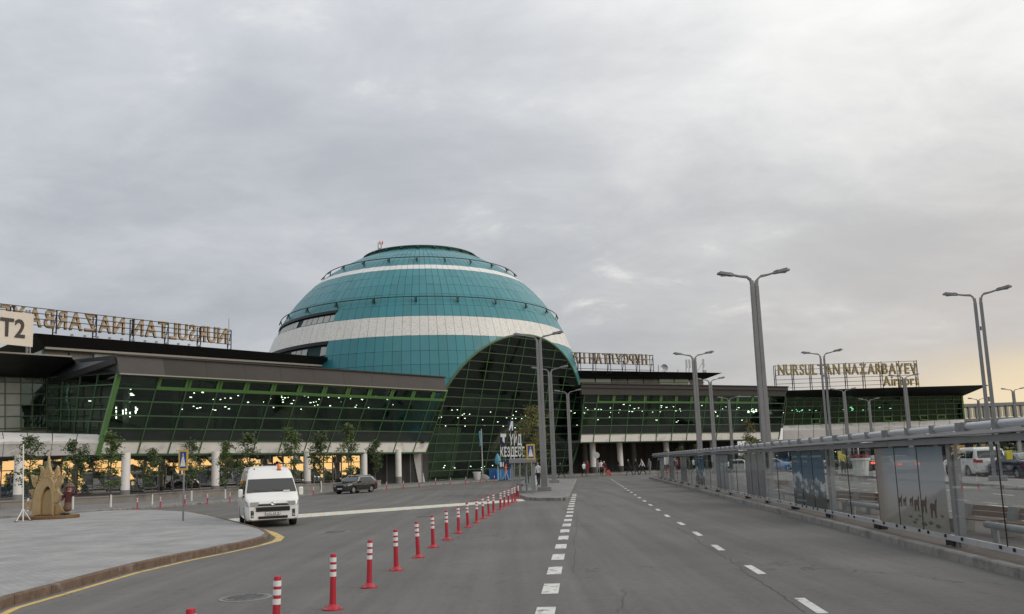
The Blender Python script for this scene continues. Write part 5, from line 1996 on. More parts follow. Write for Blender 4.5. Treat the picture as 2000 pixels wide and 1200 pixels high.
# bays of 3.5 m: posters and clear glass by turns
yb = 14.86 - 3 * 3.72
bay = 0
prints = ['plain', 'steppe', 'peaks', 'canyon', 'plain', 'peaks', 'canyon', 'plain', 'steppe', 'plain', 'canyon']
npost = 0
while yb < EN - 3:
    main = bay % 2 == 1
    p = S(yb, .04)
    w = .17 if main else .07
    pm = MB()
    pm.bar(V((p.x, p.y, .15)) + tn * .06, V((p.x, p.y, 2.04)) + tn * .06, w * .9, .12, tn)
    pm.build('post', M['alud'] if main else M['blackp'], shel)
    if main:
        MB().bar(V((p.x, p.y, .15)) + tn * .06 - tz * .12, V((p.x, p.y, 2.0)) + tn * .10 - tz * .12, .05, .10, tn).build('post', M['alud'], shel)
    for o_ in (0, .22):
        c = S(yb + .12 + o_, .06)
        MB().box((c.x - .05, c.y - .05, .15), (c.x + .05, c.y + .05, .28)).build('foot', M['rubber'], shel)
    poster = bay % 2 == 1
    np_ = 3 if poster else 2
    for i in range(np_):
        ya, ye = yb + .12 + (3.48 / np_) * i + .008, yb + .12 + (3.48 / np_) * (i + 1) - .008
        a, b_, z0, z1 = S(ya, .0), S(ye, .0), .345, 1.93
        MB().prism([V((a.x, a.y, z0)), V((b_.x, b_.y, z0)), V((b_.x, b_.y, z1)), V((a.x, a.y, z1))], tn * .012).build('pane', M['g_clear'], shel)
        for yy in (ya + .2, ye - .2):
            for z, hh in ((.345, .055), (1.965, -.055)):
                c = S(yy, 0)
                MB().box((c.x - .025, c.y - .025, min(z, z - hh)), (c.x + .025, c.y + .025, max(z, z - hh))).build('clamp', M['rubber'], shel)
        if i:
            c0_, n0_ = S(ya - .008, 0), -tn * .004
            MB().bar(V((c0_.x, c0_.y, .345)) + n0_, V((c0_.x, c0_.y, 1.93)) + n0_, .013, .016, tn).build('gasket', M['rubber'], shel)
        if poster:
            kind = prints[npost % len(prints)]
            o = MB().quad(V((a.x, a.y, z0)) - tn * .004, V((b_.x, b_.y, z0)) - tn * .004, V((b_.x, b_.y, z1)) - tn * .004, V((a.x, a.y, z1)) - tn * .004).build('poster_sheet', PRINT[kind], shel, fix=False)
            uv = o.data.uv_layers.new(name='UVMap')
            # far end of the bay is the picture's own left edge
            for li, (uu, vv) in enumerate(((1 - i / 3, 0), (1 - (i + 1) / 3, 0), (1 - (i + 1) / 3, 1), (1 - i / 3, 1))):
                uv.data[li].uv = (uu, vv)
    if poster:
        if prints[npost % len(prints)] == 'steppe' and yb < 20:
            pb, ps = mat('print brown', (.085, .06, .045), .5), mat('print shrub', (.075, .085, .06), .5)
            for (u_, z_, s_) in ((.36, .74, .9), (.43, .76, .75), (.53, .77, .8), (.60, .70, 1.1), (.70, .69, 1.2), (.82, .62, 1.35)):
                an = MB()
                yy = yb + .12 + 3.48 * (1 - u_)

                def W(x, z):
                    p_ = S(yy - x * s_ * 1.0, -.0075)
                    return V((p_.x, p_.y, z_ + z * s_ * .5))
                an.prism([W(*q_) for q_ in ((-.10, .25), (-.05, .18), (.08, .18), (.10, .27), (.11, .40), (.13, .46), (.13, .56), (.11, .46), (.07, .47), (.06, .36), (.0, .38), (-.09, .36))], -tn * .002)
                for lx, l0 in ((-.085, .24), (-.05, .2), (.045, .2), (.075, .2)):
                    an.prism([W(lx - .012, l0), W(lx + .012, l0), W(lx + .012, -.02), W(lx - .006, -.02)], -tn * .002)
                an.build('printed_antelope', pb, shel)
            for (u_, z_, w_) in ((.5, .56, .06), (.58, .52, .05), (.55, .46, .07), (.68, .46, .1), (.77, .5, .08), (.86, .46, .09), (.63, .60, .05), (.92, .66, .05)):
                yy = yb + .12 + 3.48 * (1 - u_)
                MB().prism([S(yy + math.cos(a) * w_ * 1.3, -.0075, z_ + math.sin(a) * w_ * .4) for a in [q_ * math.pi / 4 for q_ in range(8)]], -tn * .002).build('printed_shrub', ps, shel)
        if prints[npost % len(prints)] == 'peaks':
            tx = MB()
            for (u0, u1, z_) in ((.06, .22, 1.76), (.34, .56, 1.76), (.66, .96, 1.76), (.06, .24, 1.62), (.4, .54, 1.62), (.14, .3, .62), (.1, .42, .46)):
                p_, q_ = S(yb + .12 + 3.48 * (1 - u0), -.0075, z_), S(yb + .12 + 3.48 * (1 - u1), -.0075, z_)
                tx.prism([p_, q_, q_ + V((0, 0, .055)), p_ + V((0, 0, .055))], -tn * .002)
            tx.build('printed_caption', mat('print caption', (.13, .19, .22), .5), shel)
        npost += 1
    yb += 3.72
    bay += 1


# pipe barriers and benches on the platform
def pipe_rail(ya, yb, label):
    t = thing('pipe_barrier', label, 'barrier', S((ya + yb) / 2, .5, .15), group='pipe barriers behind the glass')
    MB().tube(S(ya, .45, .55), S(yb, .45, .55), .06, n=12).build('rail', M['alud'], t, smooth=True)
    for y in (ya + .3, yb - .3):
        MB().tube(S(y, .45, .15), S(y, .45, .52), .05, n=10).build('leg', M['alud'], t, smooth=True)


pipe_rail(11.4, 14.6, 'grey pipe barrier behind the clear glass at the frame edge')
pipe_rail(18.9, 22.0, 'grey pipe barrier between the steppe and mountain posters')
pipe_rail(26.3, 29.4, 'grey pipe barrier past the mountain poster')


def make_bench(label):
    t = thing('bench', label, 'bench', group='timber benches on the platform')
    for x in (-.85, 0, .85):
        s = MB()
        s.prism([(x - .07, -.05, 0), (x - .07, .5, 0), (x - .07, .5, .42), (x - .07, .12, .42), (x - .07, .02, .86), (x - .07, -.10, .86), (x - .07, -.08, .3)], V((.14, 0, 0)))
        s.build('support', M['benchc'], t, bevel=.012)
    for (x0, x1) in ((-.77, -.08), (.08, .77)):
        for k in range(3):
            MB().box((x0, .10 + k * .135, .425), (x1, .22 + k * .135, .465)).build('seat_slat', M['wood'], t)
        for k in range(2):
            z = .50 + k * .17
            MB().hexa([(x0, -.02 - .0 - k * .04, z), (x1, -.02 - k * .04, z), (x1, .02 - k * .04, z), (x0, .02 - k * .04, z), (x0, -.05 - k * .04, z + .15), (x1, -.05 - k * .04, z + .15), (x1, -.01 - k * .04, z + .15), (x0, -.01 - k * .04, z + .15)]).build('back_slat', M['wood'], t)
    return t


b0 = make_bench('timber and concrete bench cut by the frame edge behind clear glass')
b0.location = G(1985, 1048, .15)
b0.rotation_euler = (0, 0, rad(94))
b0.scale = (1.7, .85, .66)
dup(b0, G(1676, 998, .15), rad(94), 'timber and concrete bench between the steppe and mountain posters')
dup(b0, G(1520, 962, .15), rad(94), 'far timber bench past the mountain poster')


# ------------------------------------------------------------------ vehicles
def vehicle(name, label, cat, loc, rz, sp_):
    t = thing(name, label, cat)
    L, top, bot, Wt, plan = sp_['L'], sp_['top'], sp_['bot'], sp_['W'], sp_['plan']
    ax_, wr = sp_['axles'], sp_['wr']
    ar = wr + .06
    ls = sorted(set([0, .03, .07, .12, .18, .25, .35, .45] + [L * k / 46 for k in range(47)] + [L - .03, L - .08] + [a + s * ar * c for a in ax_ for s in (-1, 1) for c in (1, .97, .88, .7, .4)] + [x for x, _ in top]))

    def W(z):
        return interp(Wt, z)

    def pl(l):
        return interp(plan, l)

    def zb(l):
        z = interp(bot, l)
        for a in ax_:
            if abs(l - a) < ar:
                z = max(z, wr + math.sqrt(ar * ar - (l - a) ** 2))
        return z
    fr = [0, .04, .16, .3, .45, .6, .75, .88, 1]
    body = MB()
    rings = []
    for l in ls:
        b_, t_ = zb(l), interp(top, l)
        sh_ = min(.09, (t_ - b_) * .25)
        half = []
        half.append((0, b_))
        half.append((W(b_) * pl(l) * .93, b_))
        for f in fr:
            z = b_ + .02 + (t_ - sh_ - b_ - .02) * f
            half.append((W(z) * pl(l), z))
        wt = W(t_ - sh_) * pl(l)
        half += [(wt - .025, t_ - sh_ * .42), (wt - .075, t_ - sh_ * .1), (wt * .62, t_ + .012), (0, t_ + .02)]
        ring = half + [(-x, z) for x, z in half[-2:0:-1]]
        rings.append([V((x, l - L / 2, z)) for x, z in ring])
    n = len(rings[0])
    for r in rings:
        body.v += r
    for i in range(len(rings) - 1):
        body.f += [(i * n + k, i * n + (k + 1) % n, (i + 1) * n + (k + 1) % n, (i + 1) * n + k) for k in range(n)]
    h = len(half)

    def cap(base):
        fs = [(base + k, base + k + 1, base + (n - k - 1) % n, base + (n - k) % n) for k in range(1, h - 2)]
        fs.append((base, base + 1, base + n - 1))
        fs.append((base + h - 2, base + h - 1, base + n - h + 2))
        return fs
    body.f += cap(0) + cap((len(rings) - 1) * n)
    body.m = [0] * len(body.f)
    body.build('body', sp_['paint'], t, smooth=True, angle=38)

    def side(pts, m, nm, eps=.007, th=.012, sides=(-1, 1), lab=None):
        "patch following the flank; pts (l, z)"
        for s in sides:
            mb = MB()
            k = len(pts)
            lo_ = [(pts[0], pts[1])]
            (l0, z0), (l1, z1), (l2, z2), (l3, z3) = pts
            NS = 4
            grid = []
            for i in range(NS + 1):
                for j in range(NS + 1):
                    u_, v_ = i / NS, j / NS
                    l = lerp(lerp(l0, l1, u_), lerp(l3, l2, u_), v_)
                    z = lerp(lerp(z0, z1, u_), lerp(z3, z2, u_), v_)
                    grid.append(V((s * (W(z) * pl(l) + eps), l - L / 2, z)))
            mb.v = grid
            mb.f = [(i * (NS + 1) + j, (i + 1) * (NS + 1) + j, (i + 1) * (NS + 1) + j + 1, i * (NS + 1) + j + 1) for i in range(NS) for j in range(NS)]
            if s < 0:
                mb.f = [f[::-1] for f in mb.f]
            mb.m = [0] * len(mb.f)
            o = mb.build(nm, m, t, smooth=True, fix=False)
            if lab:
                o['label'] = lab

    def topface(l0, l1, f0, f1, m, nm, eps=.012, inset=.11):
        mb = MB()
        NS, NU = 6, 8
        for i in range(NS + 1):
            l = lerp(l0, l1, i / NS)
            z = interp(top, l)
            dz = (interp(top, l + .02) - interp(top, l - .02)) / .04
            nn = V((0, -dz, 1)).normalized() * eps
            hw = (W(z - .09) * pl(l) - inset) * lerp(f0, f1, i / NS)
            for j in range(NU + 1):
                u_ = -1 + 2 * j / NU
                mb.v.append(V((u_ * hw, l - L / 2, z + .018 - .004 * abs(u_) ** 2)) + nn)
        mb.f = [(i * (NU + 1) + j, i * (NU + 1) + j + 1, (i + 1) * (NU + 1) + j + 1, (i + 1) * (NU + 1) + j) for i in range(NS) for j in range(NU)]
        mb.m = [0] * len(mb.f)
        return mb.build(nm, m, t, smooth=True, fix=False)
    topface(*sp_['shield'], M['cargls'], 'windscreen')
    if sp_.get('rearglass'):
        topface(*sp_['rearglass'], M['cargls'], 'rear_window')
    for w in sp_['side']:
        side(w, M['cargls'], 'side_window')
    for w in sp_.get('seams', ()):
        side(w, M['rubber'], 'door_seam', .003)
    for w in sp_.get('handles', ()):
        side(w, M['blackp'], 'door_handle', .02)
    for w, m in sp_.get('trim', ()):
        side(w, m, 'trim', .012)
    for w, m, nm in sp_.get('lights', ()):
        side(w, m, nm, .014)
    for a, b_, m, nm in sp_.get('boxes', ()):
        for s in ((-1, 1) if a[0] * b_[0] > 0 else (1,)):
            xs = sorted((a[0] * s, b_[0] * s))
            MB().box((xs[0], a[1] - L / 2, a[2]), (xs[1], b_[1] - L / 2, b_[2])).build(nm, m, t, bevel=.012)
    # wheels
    for a in ax_:
        for s in (-1, 1):
            xw = s * (W(.4) - .02)
            tw = sp_.get('tw', .22)
            y = a - L / 2
            ty = MB()
            prof = [(wr * .6, 0), (wr * .93, 0), (wr, .04), (wr, tw - .04), (wr * .93, tw), (wr * .6, tw)]
            nn = 24
            for r, x in prof:
                for k in range(nn):
                    g_ = 2 * math.pi * k / nn
                    ty.v.append(V((xw - s * x, y + r * math.cos(g_), wr + r * math.sin(g_))))
            ty.f = [(i * nn + k, i * nn + (k + 1) % nn, (i + 1) * nn + (k + 1) % nn, (i + 1) * nn + k) for i in range(len(prof) - 1) for k in range(nn)]
            ty.m = [0] * len(ty.f)
            wh = ty.build('wheel', M['rubber'], t, smooth=True, angle=35)
            ri = MB()
            ri.tube((xw - s * .05, y, wr), (xw - s * .03, y, wr), wr * .62, n=20)
            for k in range(5):
                g_ = 2 * math.pi * k / 5 + .3
                ri.bar((xw - s * .018, y, wr), (xw - s * .018, y + wr * .58 * math.cos(g_), wr + wr * .58 * math.sin(g_)), .09, .03, (1, 0, 0))
            ri.build('rim', M[sp_.get('rimm', 'chrome')], wh)
    # mirrors
    mx, my, mz = sp_['mirror']
    for s in (-1, 1):
        mm = MB()
        mm.bar((s * (mx - .1), my - L / 2, mz - .06), (s * mx, my - L / 2, mz), .05, .06)
        mm.build('mirror_arm', M['blackp'], t)
        mr_ = MB()
        hh, ww = sp_.get('mirs', (.15, .11))
        mr_.box((s * mx + (0 if s > 0 else -ww * 1.9), my - L / 2 - .06, mz - .05), (s * mx + (ww * 1.9 if s > 0 else 0), my - L / 2 + .06, mz + hh * 1.7))
        mr_.build('mirror', sp_['paint'], t, bevel=.04)
    t.location = loc
    t.rotation_euler = (0, 0, rz)
    return t


VAN = dict(L=5.3, paint=M['carwhite'], axles=(1.0, 4.2), wr=.34, tw=.24, rimm='carsilver',
           top=[(0, .90), (.04, .98), (.12, 1.05), (.55, 1.22), (1.12, 1.78), (1.5, 2.06), (1.9, 2.2), (2.4, 2.27), (4.9, 2.27), (5.2, 2.2), (5.3, 2.05)],
           bot=[(0, .30), (.3, .24), (5.0, .28), (5.3, .34)],
           W=[(.24, .90), (.4, .955), (.9, .975), (1.15, .965), (1.3, .94), (1.8, .855), (2.1, .79), (2.27, .70)],
           plan=[(0, .86), (.06, .915), (.14, .955), (.3, .985), (.6, 1), (5.0, 1), (5.2, .98), (5.3, .94)],
           shield=(.60, 1.10, 1.06, 1.06),
           side=[((1.0, 1.24), (1.62, 1.22), (1.62, 1.72), (1.28, 1.72)), ((1.72, 1.22), (2.95, 1.22), (2.95, 1.74), (1.72, 1.74)), ((3.03, 1.22), (4.05, 1.22), (4.05, 1.74), (3.03, 1.74)), ((4.12, 1.22), (5.05, 1.22), (5.05, 1.74), (4.12, 1.74))],
           seams=[((1.66, .4), (1.68, .4), (1.68, 1.95), (1.66, 1.95)), ((2.98, .4), (3.0, .4), (3.0, 1.95), (2.98, 1.95)), ((1.7, 1.05), (4.9, 1.05), (4.9, 1.07), (1.7, 1.07))],
           handles=[((1.42, 1.02), (1.58, 1.02), (1.58, 1.06), (1.42, 1.06)), ((1.75, 1.0), (1.9, 1.0), (1.9, 1.05), (1.75, 1.05))],
           lights=[((.02, .80), (.36, .86), (.40, 1.04), (.06, .99), ), ],
           mirror=(1.02, .82, 1.16), mirs=(.16, .085))
VAN['lights'] = [(((.015, .78), (.33, .84), (.40, 1.02), (.07, .97)), M['lampglass'], 'headlight')]
vb = []
vb += [((.50, -.028, .80), (.80, .1, .955), M['lampglass'], 'headlight'),
       ((-.60, -.035, .60), (.60, .05, .735), M['rubber'], 'grille'),
       ((-.56, -.03, .80), (.56, .05, .845), M['rubber'], 'upper_grille'),
       ((-.60, -.055, .745), (.60, .05, .795), M['chrome'], 'grille_bar'),
       ((-.52, -.045, .86), (.52, .05, .895), M['chrome'], 'bonnet_strip'),
       ((-.52, -.032, .33), (.52, .05, .425), M['rubber'], 'lower_grille'),
       ((-.26, -.05, .47), (.26, .0, .585), M['blackp'], 'plate_holder'),
       ((.66, -.0, .36), (.80, .2, .66), M['rubber'], 'fog_lamp_recess'),
       ((.69, -.012, .40), (.77, .1, .47), M['lampglass'], 'fog_lamp')]
VAN['boxes'] = vb
vloc = G(534, 1031)
vrz = rad(21.5)
vc = V((vloc.x, vloc.y, 0)) + Matrix.Rotation(vrz, 3, 'Z') @ V((0, 5.3 / 2, 0))
van = vehicle('minibus', 'white high roof minibus with an orange roof beacon on the forecourt', 'minibus', (0, 0, 0), 0, VAN)
# beacon, roof aerial, wiper, plate and emblem
L = 5.3
bc = MB().lathe([(.085, 0), (.085, .05), (.07, .06), (.068, .2), (.05, .25), (.01, .26)], (.36, 1.62 - L / 2, 2.10), 14)
bc.build('beacon', M['amber'], van, smooth=True, angle=35)
MB().lathe([(.10, -.04), (.10, .02)], (.36, 1.62 - L / 2, 2.10), 14).build('beacon_base', M['bronze'], van)
MB().lathe([(.03, -.03), (.02, .06), (.005, .07)], (-.55, 1.75 - L / 2, 2.13), 8).build('roof_aerial', M['blackp'], van)
for s in (-1, 1):
    MB().bar((s * .35 - .3, .66 - L / 2, 1.36), (s * .35 + .25, .60 - L / 2, 1.30), .02, .02).build('wiper', M['rubber'], van)
em = MB()
for r1, r2 in ((.085, .055), (.045, .055), (.028, .05)):
    em.path([(r1 * math.cos(a), -.055 - L / 2 + .0, .885 + r2 * math.sin(a)) for a in [2 * math.pi * k / 18 for k in range(18)]], .008, 5, closed=True)
em.build('emblem', M['chrome'], van)
MB().box((-.25, -.056 - L / 2, .478), (.25, -.05 - L / 2, .577)).build('number_plate', M['signw'], van)
text_line(van, '642 AP 01', V((-.21, -.060 - L / 2, .497)), V((.21, -.060 - L / 2, .497)), .062 / .7, .004, [M['ink']], .001, .1, .35, 'plate_letter')
MB().box((.42, .58 - L / 2, 1.30), (.66, .60 - L / 2, 1.345)).build('permit_card', M['signw'], van)
van.location = vc
van.rotation_euler = (0, 0, vrz)
van.scale = (.94, .95, .93)

SUV = dict(L=4.75, paint=M['carblack'], axles=(.9, 3.65), wr=.37, tw=.24, rimm='carsilver',
           top=[(0, .74), (.04, .86), (.14, .95), (.4, 1.02), (1.25, 1.13), (2.0, 1.58), (2.5, 1.69), (3.4, 1.70), (4.2, 1.62), (4.55, 1.30), (4.7, 1.08), (4.75, .9)],
           bot=[(0, .30), (.3, .22), (4.4, .26), (4.75, .40)],
           W=[(.22, .86), (.4, .93), (.75, .945), (1.0, .93), (1.12, .90), (1.5, .74), (1.7, .62)],
           plan=[(0, .80), (.08, .88), (.25, .96), (.6, 1), (4.2, 1), (4.6, .95), (4.75, .86)],
           shield=(1.30, 1.98, 1.0, 1.02), rearglass=(4.24, 4.52, 1.0, .98),
           side=[((1.62, 1.09), (2.5, 1.07), (2.5, 1.52), (2.12, 1.50)), ((2.56, 1.07), (3.45, 1.08), (3.45, 1.53), (2.56, 1.53)), ((3.5, 1.08), (4.12, 1.14), (3.98, 1.46), (3.5, 1.52))],
           seams=[((2.52, .4), (2.535, .4), (2.535, 1.05), (2.52, 1.05)), ((1.5, .45), (1.515, .45), (1.515, 1.05), (1.5, 1.05))],
           handles=[((2.2, .93), (2.4, .93), (2.4, .97), (2.2, .97)), ((3.15, .94), (3.35, .94), (3.35, .98), (3.15, .98))],
           trim=[(((1.62, 1.555), (3.9, 1.575), (3.9, 1.60), (1.95, 1.58)), M['chrome']), (((3.85, 1.545), (4.22, 1.14), (4.26, 1.17), (3.95, 1.575)), M['chrome']), (((1.5, 1.09), (1.58, 1.08), (2.02, 1.53), (1.96, 1.55)), M['chrome']), (((1.3, .26), (3.25, .27), (3.25, .34), (1.3, .33)), M['alud'])],
           lights=[(((.08, .76), (.55, .84), (.6, .93), (.12, .88)), M['lampglass'], 'headlight'), (((4.3, .88), (4.66, .86), (4.6, 1.05), (4.3, 1.02)), M['tail'], 'tail_light')],
           boxes=[((-.42, -.02, .62), (.42, .05, .82), M['rubber'], 'grille'), ((.45, -.01, .74), (.70, .1, .84), M['lampglass'], 'headlight'), ((-.26, -.03, .46), (.26, .02, .56), M['signw'], 'number_plate'), ((-.6, -.012, .30), (.6, .05, .42), M['rubber'], 'lower_grille'), ((.48, 1.9, 1.70), (.54, 4.0, 1.75), M['alu'], 'roof_rail'), ((-.26, 4.74, .72), (.26, 4.77, .84), M['signw'], 'rear_plate'), ((-.7, 4.7, .36), (.7, 4.77, .5), M['blackp'], 'rear_bumper')],
           mirror=(.92, 1.75, 1.08), mirs=(.10, .10))
vehicle('parked_car', 'black estate car parked nose to the plaza beside the white column', 'car', (-12.75, 65.6, 0), rad(-26), SUV).scale = (.84, .84, .80)

# cars beyond the far footway, tails towards us
SUVW = dict(SUV, paint=M['carwhite'])
SUVW['top'] = [(0, .8), (.04, .95), (.14, 1.02), (.4, 1.1), (1.3, 1.2), (1.9, 1.72), (2.4, 1.84), (4.1, 1.84), (4.55, 1.72), (4.72, 1.15), (4.75, .95)]
SUVW['W'] = [(.22, .88), (.4, .95), (.75, .97), (1.0, .97), (1.15, .95), (1.6, .84), (1.84, .72)]
SUVW['rearglass'] = (4.58, 4.71, 1.0, 1.02)
SUVW['trim'] = []
SUVW['lights'] = [(((4.5, .95), (4.72, .95), (4.7, 1.16), (4.5, 1.16)), M['tail'], 'tail_light')]
SUVW['boxes'] = [((.50, 4.70, .93), (.88, 4.765, 1.10), M['tail'], 'tail_light'), ((-.26, 4.72, .94), (.26, 4.775, 1.06), M['signw'], 'number_plate'), ((-.8, 4.68, .34), (.8, 4.78, .56), M['carwhite'], 'rear_bumper'), ((-.7, 4.70, .24), (.7, 4.77, .34), M['blackp'], 'lower_trim')]
SUVW['side'] = [((1.6, 1.2), (2.5, 1.2), (2.5, 1.66), (2.0, 1.66)), ((2.56, 1.2), (3.45, 1.2), (3.45, 1.67), (2.56, 1.67)), ((3.5, 1.2), (4.4, 1.2), (4.35, 1.64), (3.5, 1.67))]


def away(x, y, d):
    X = (x - 1000) / FOC * d
    return V((P(x, y, d).x, d, 0))


hd = rad(180 - 5)
vehicle('parked_car', 'white off-road car seen from behind past the nearest steel post', 'car', away(1904, 930, 52), hd, SUVW)
SED = dict(L=4.7, paint=M['cargrey'], axles=(.9, 3.6), wr=.32, tw=.2, rimm='carsilver',
           top=[(0, .62), (.04, .74), (.15, .82), (.4, .88), (1.2, .98), (2.0, 1.38), (2.5, 1.44), (3.0, 1.42), (3.9, 1.08), (4.55, 1.03), (4.66, .95), (4.7, .8)],
           bot=[(0, .28), (.3, .2), (4.3, .22), (4.7, .34)],
           W=[(.2, .84), (.4, .9), (.7, .91), (.95, .88), (1.05, .85), (1.44, .62)],
           plan=[(0, .78), (.08, .87), (.25, .95), (.6, 1), (4.0, 1), (4.5, .95), (4.7, .86)],
           shield=(1.25, 1.98, 1.0, 1.0), rearglass=(3.1, 3.85, 1.0, 1.0),
           side=[((1.6, .96), (2.5, .95), (2.5, 1.32), (2.05, 1.30)), ((2.55, .95), (3.5, .97), (3.2, 1.28), (2.55, 1.32))],
           handles=[((2.2, .84), (2.38, .84), (2.38, .87), (2.2, .87))],
           lights=[(((.06, .64), (.45, .7), (.5, .8), (.1, .76)), M['lampglass'], 'headlight'), (((4.3, .76), (4.62, .74), (4.6, .92), (4.3, .9)), M['taillit'], 'tail_light')],
           boxes=[((-.4, -.02, .5), (.4, .05, .66), M['rubber'], 'grille'), ((.40, 4.64, .76), (.78, 4.72, .90), M['taillit'], 'tail_light'), ((-.26, 4.67, .6), (.26, 4.72, .71), M['signw'], 'number_plate'), ((-.75, 4.62, .32), (.75, 4.73, .46), M['blackp'], 'rear_bumper'), ((-.26, -.03, .34), (.26, .02, .44), M['signw'], 'front_plate')],
           mirror=(.88, 1.7, .95), mirs=(.09, .09))
vehicle('parked_car', 'grey saloon with lit orange red tail lamps beside the white off-road car', 'car', away(1934, 930, 54), hd, SED)
SED2 = dict(SED, paint=M['carnavy'])
SED2['lights'] = [SED['lights'][0], (SED['lights'][1][0], M['tail'], 'tail_light')]
SED2['boxes'] = [b_ if b_[2] is not M['taillit'] else (b_[0], b_[1], M['tail'], b_[3]) for b_ in SED['boxes']]
vehicle('parked_car', 'navy saloon with a pale number plate at the very edge of the frame', 'car', away(1996, 930, 47.5), hd, SED2)
SED3 = dict(SED2, paint=M['carwhite'])
vehicle('parked_car', 'white saloon half hidden behind the twin pole lamp', 'car', away(1966, 920, 66), hd, SED3)
SED4 = dict(SED, paint=M['carblack'])
vehicle('parked_car', 'dark saloon with a red lit lamp next to the white planter', 'car', away(1708, 920, 72), hd, SED4)
vehicle('parked_car', 'white saloon passing behind the steppe poster', 'car', away(1752, 920, 62), hd, dict(SED3, lights=SED['lights'], boxes=SED['boxes']))
vehicle('parked_car', 'dark parked saloon beside the man in the yellow vest', 'car', away(1664, 915, 80), rad(80), dict(SED2, paint=M['carblack']))
vehicle('parked_car', 'small white car seen between the far poster and its post', 'car', away(1448, 905, 92), rad(60), SED3)
vehicle('parked_car', 'silver car in the lot behind the canyon poster', 'car', away(1512, 905, 90), rad(70), dict(SED2, paint=M['carsilver']))
vehicle('parked_car', 'pale car in the lot behind the mountain poster', 'car', away(1588, 905, 88), rad(75), dict(SED2, paint=M['carsilver']))


# ------------------------------------------------------------------ people
def skinned(joints, edges, root_i, sub=1):
    me = bpy.data.meshes.new('figure')
    me.from_pydata([j[0] for j in joints], edges, [])
    o = bpy.data.objects.new('figure', me)
    col.objects.link(o)
    md = o.modifiers.new('skin', 'SKIN')
    md.use_smooth_shade = True
    for i, j in enumerate(joints):
        sv = me.skin_vertices[0].data[i]
        sv.radius = (j[1], j[2] if len(j) > 2 else j[1])
        sv.use_root = i == root_i
    if sub:
        s = o.modifiers.new('sub', 'SUBSURF')
        s.levels = s.render_levels = sub
    dg = bpy.context.evaluated_depsgraph_get()
    dg.update()
    out = bpy.data.meshes.new_from_object(o.evaluated_get(dg))
    bpy.data.objects.remove(o)
    return out


def body_mesh(stride, arm, lean=0.0):
    "front towards -Y; stride = half step in metres; arm = forward swing"
    J = [((0, lean * -.0, .95), .13, .10), ((0, -.02 - lean * .3, 1.18), .125, .09), ((0, -.03 - lean * .6, 1.40), .16, .10), ((0, -.03 - lean * .7, 1.50), .06, .06), ((0, -.05 - lean * .8, 1.58), .072, .085), ((0, -.055 - lean * .85, 1.68), .085, .10), ((0, -.05 - lean * .85, 1.755), .05, .06)]
    E = [(0, 1), (1, 2), (2, 3), (3, 4), (4, 5), (5, 6)]
    for s, f in ((1, 1), (-1, -1)):
        st = stride * f
        k = len(J)
        J += [((s * .10, 0, .88), .095), ((s * .105, -st * .45 - .03, .49), .062), ((s * .11, -st + (.06 if st < 0 else 0), .09 if st >= 0 else .14), .042), ((s * .12, -st - .14, .04), .036)]
        E += [(0, k), (k, k + 1), (k + 1, k + 2), (k + 2, k + 3)]
        k = len(J)
        aw = -arm * f
        J += [((s * .19, -.03 - lean * .6, 1.41), .062), ((s * .235, -.02 - lean * .5 - aw * .35, 1.15), .048), ((s * .24, -.06 - lean * .45 - aw * .9, .93), .036), ((s * .235, -.08 - lean * .45 - aw * 1.05, .84), .034)]
        E += [(2, k), (k, k + 1), (k + 1, k + 2), (k + 2, k + 3)]
    return skinned(J, E, 0)


POSE = {'walk': body_mesh(.30, .22), 'stride': body_mesh(.38, .28, .06), 'stand': body_mesh(.05, .03)}


def person(loc, rz, pose, top, legs, label, head='hair', scale=1.0):
    me = POSE[pose].copy()
    me.materials.clear()
    for k in (top, legs, 'skin', head, 'shoe'):
        me.materials.append(M[k])
    for p in me.polygons:
        c = p.center
        z = c.z
        if z > 1.53:
            p.material_index = 3 if (z > 1.70 or c.y > -.035) else 2
        elif z < .09:
            p.material_index = 4
        elif abs(c.x) > .2 and z < .92:
            p.material_index = 2
        elif z < .96 and abs(c.x) < .19:
            p.material_index = 1
        else:
            p.material_index = 0
    o = bpy.data.objects.new('person', me)
    col.objects.link(o)
    o.location = loc
    o.rotation_euler = (0, 0, rz)
    o.scale = (scale,) * 3
    tag(o, label, 'person', 'people around the terminal doors')
    return o


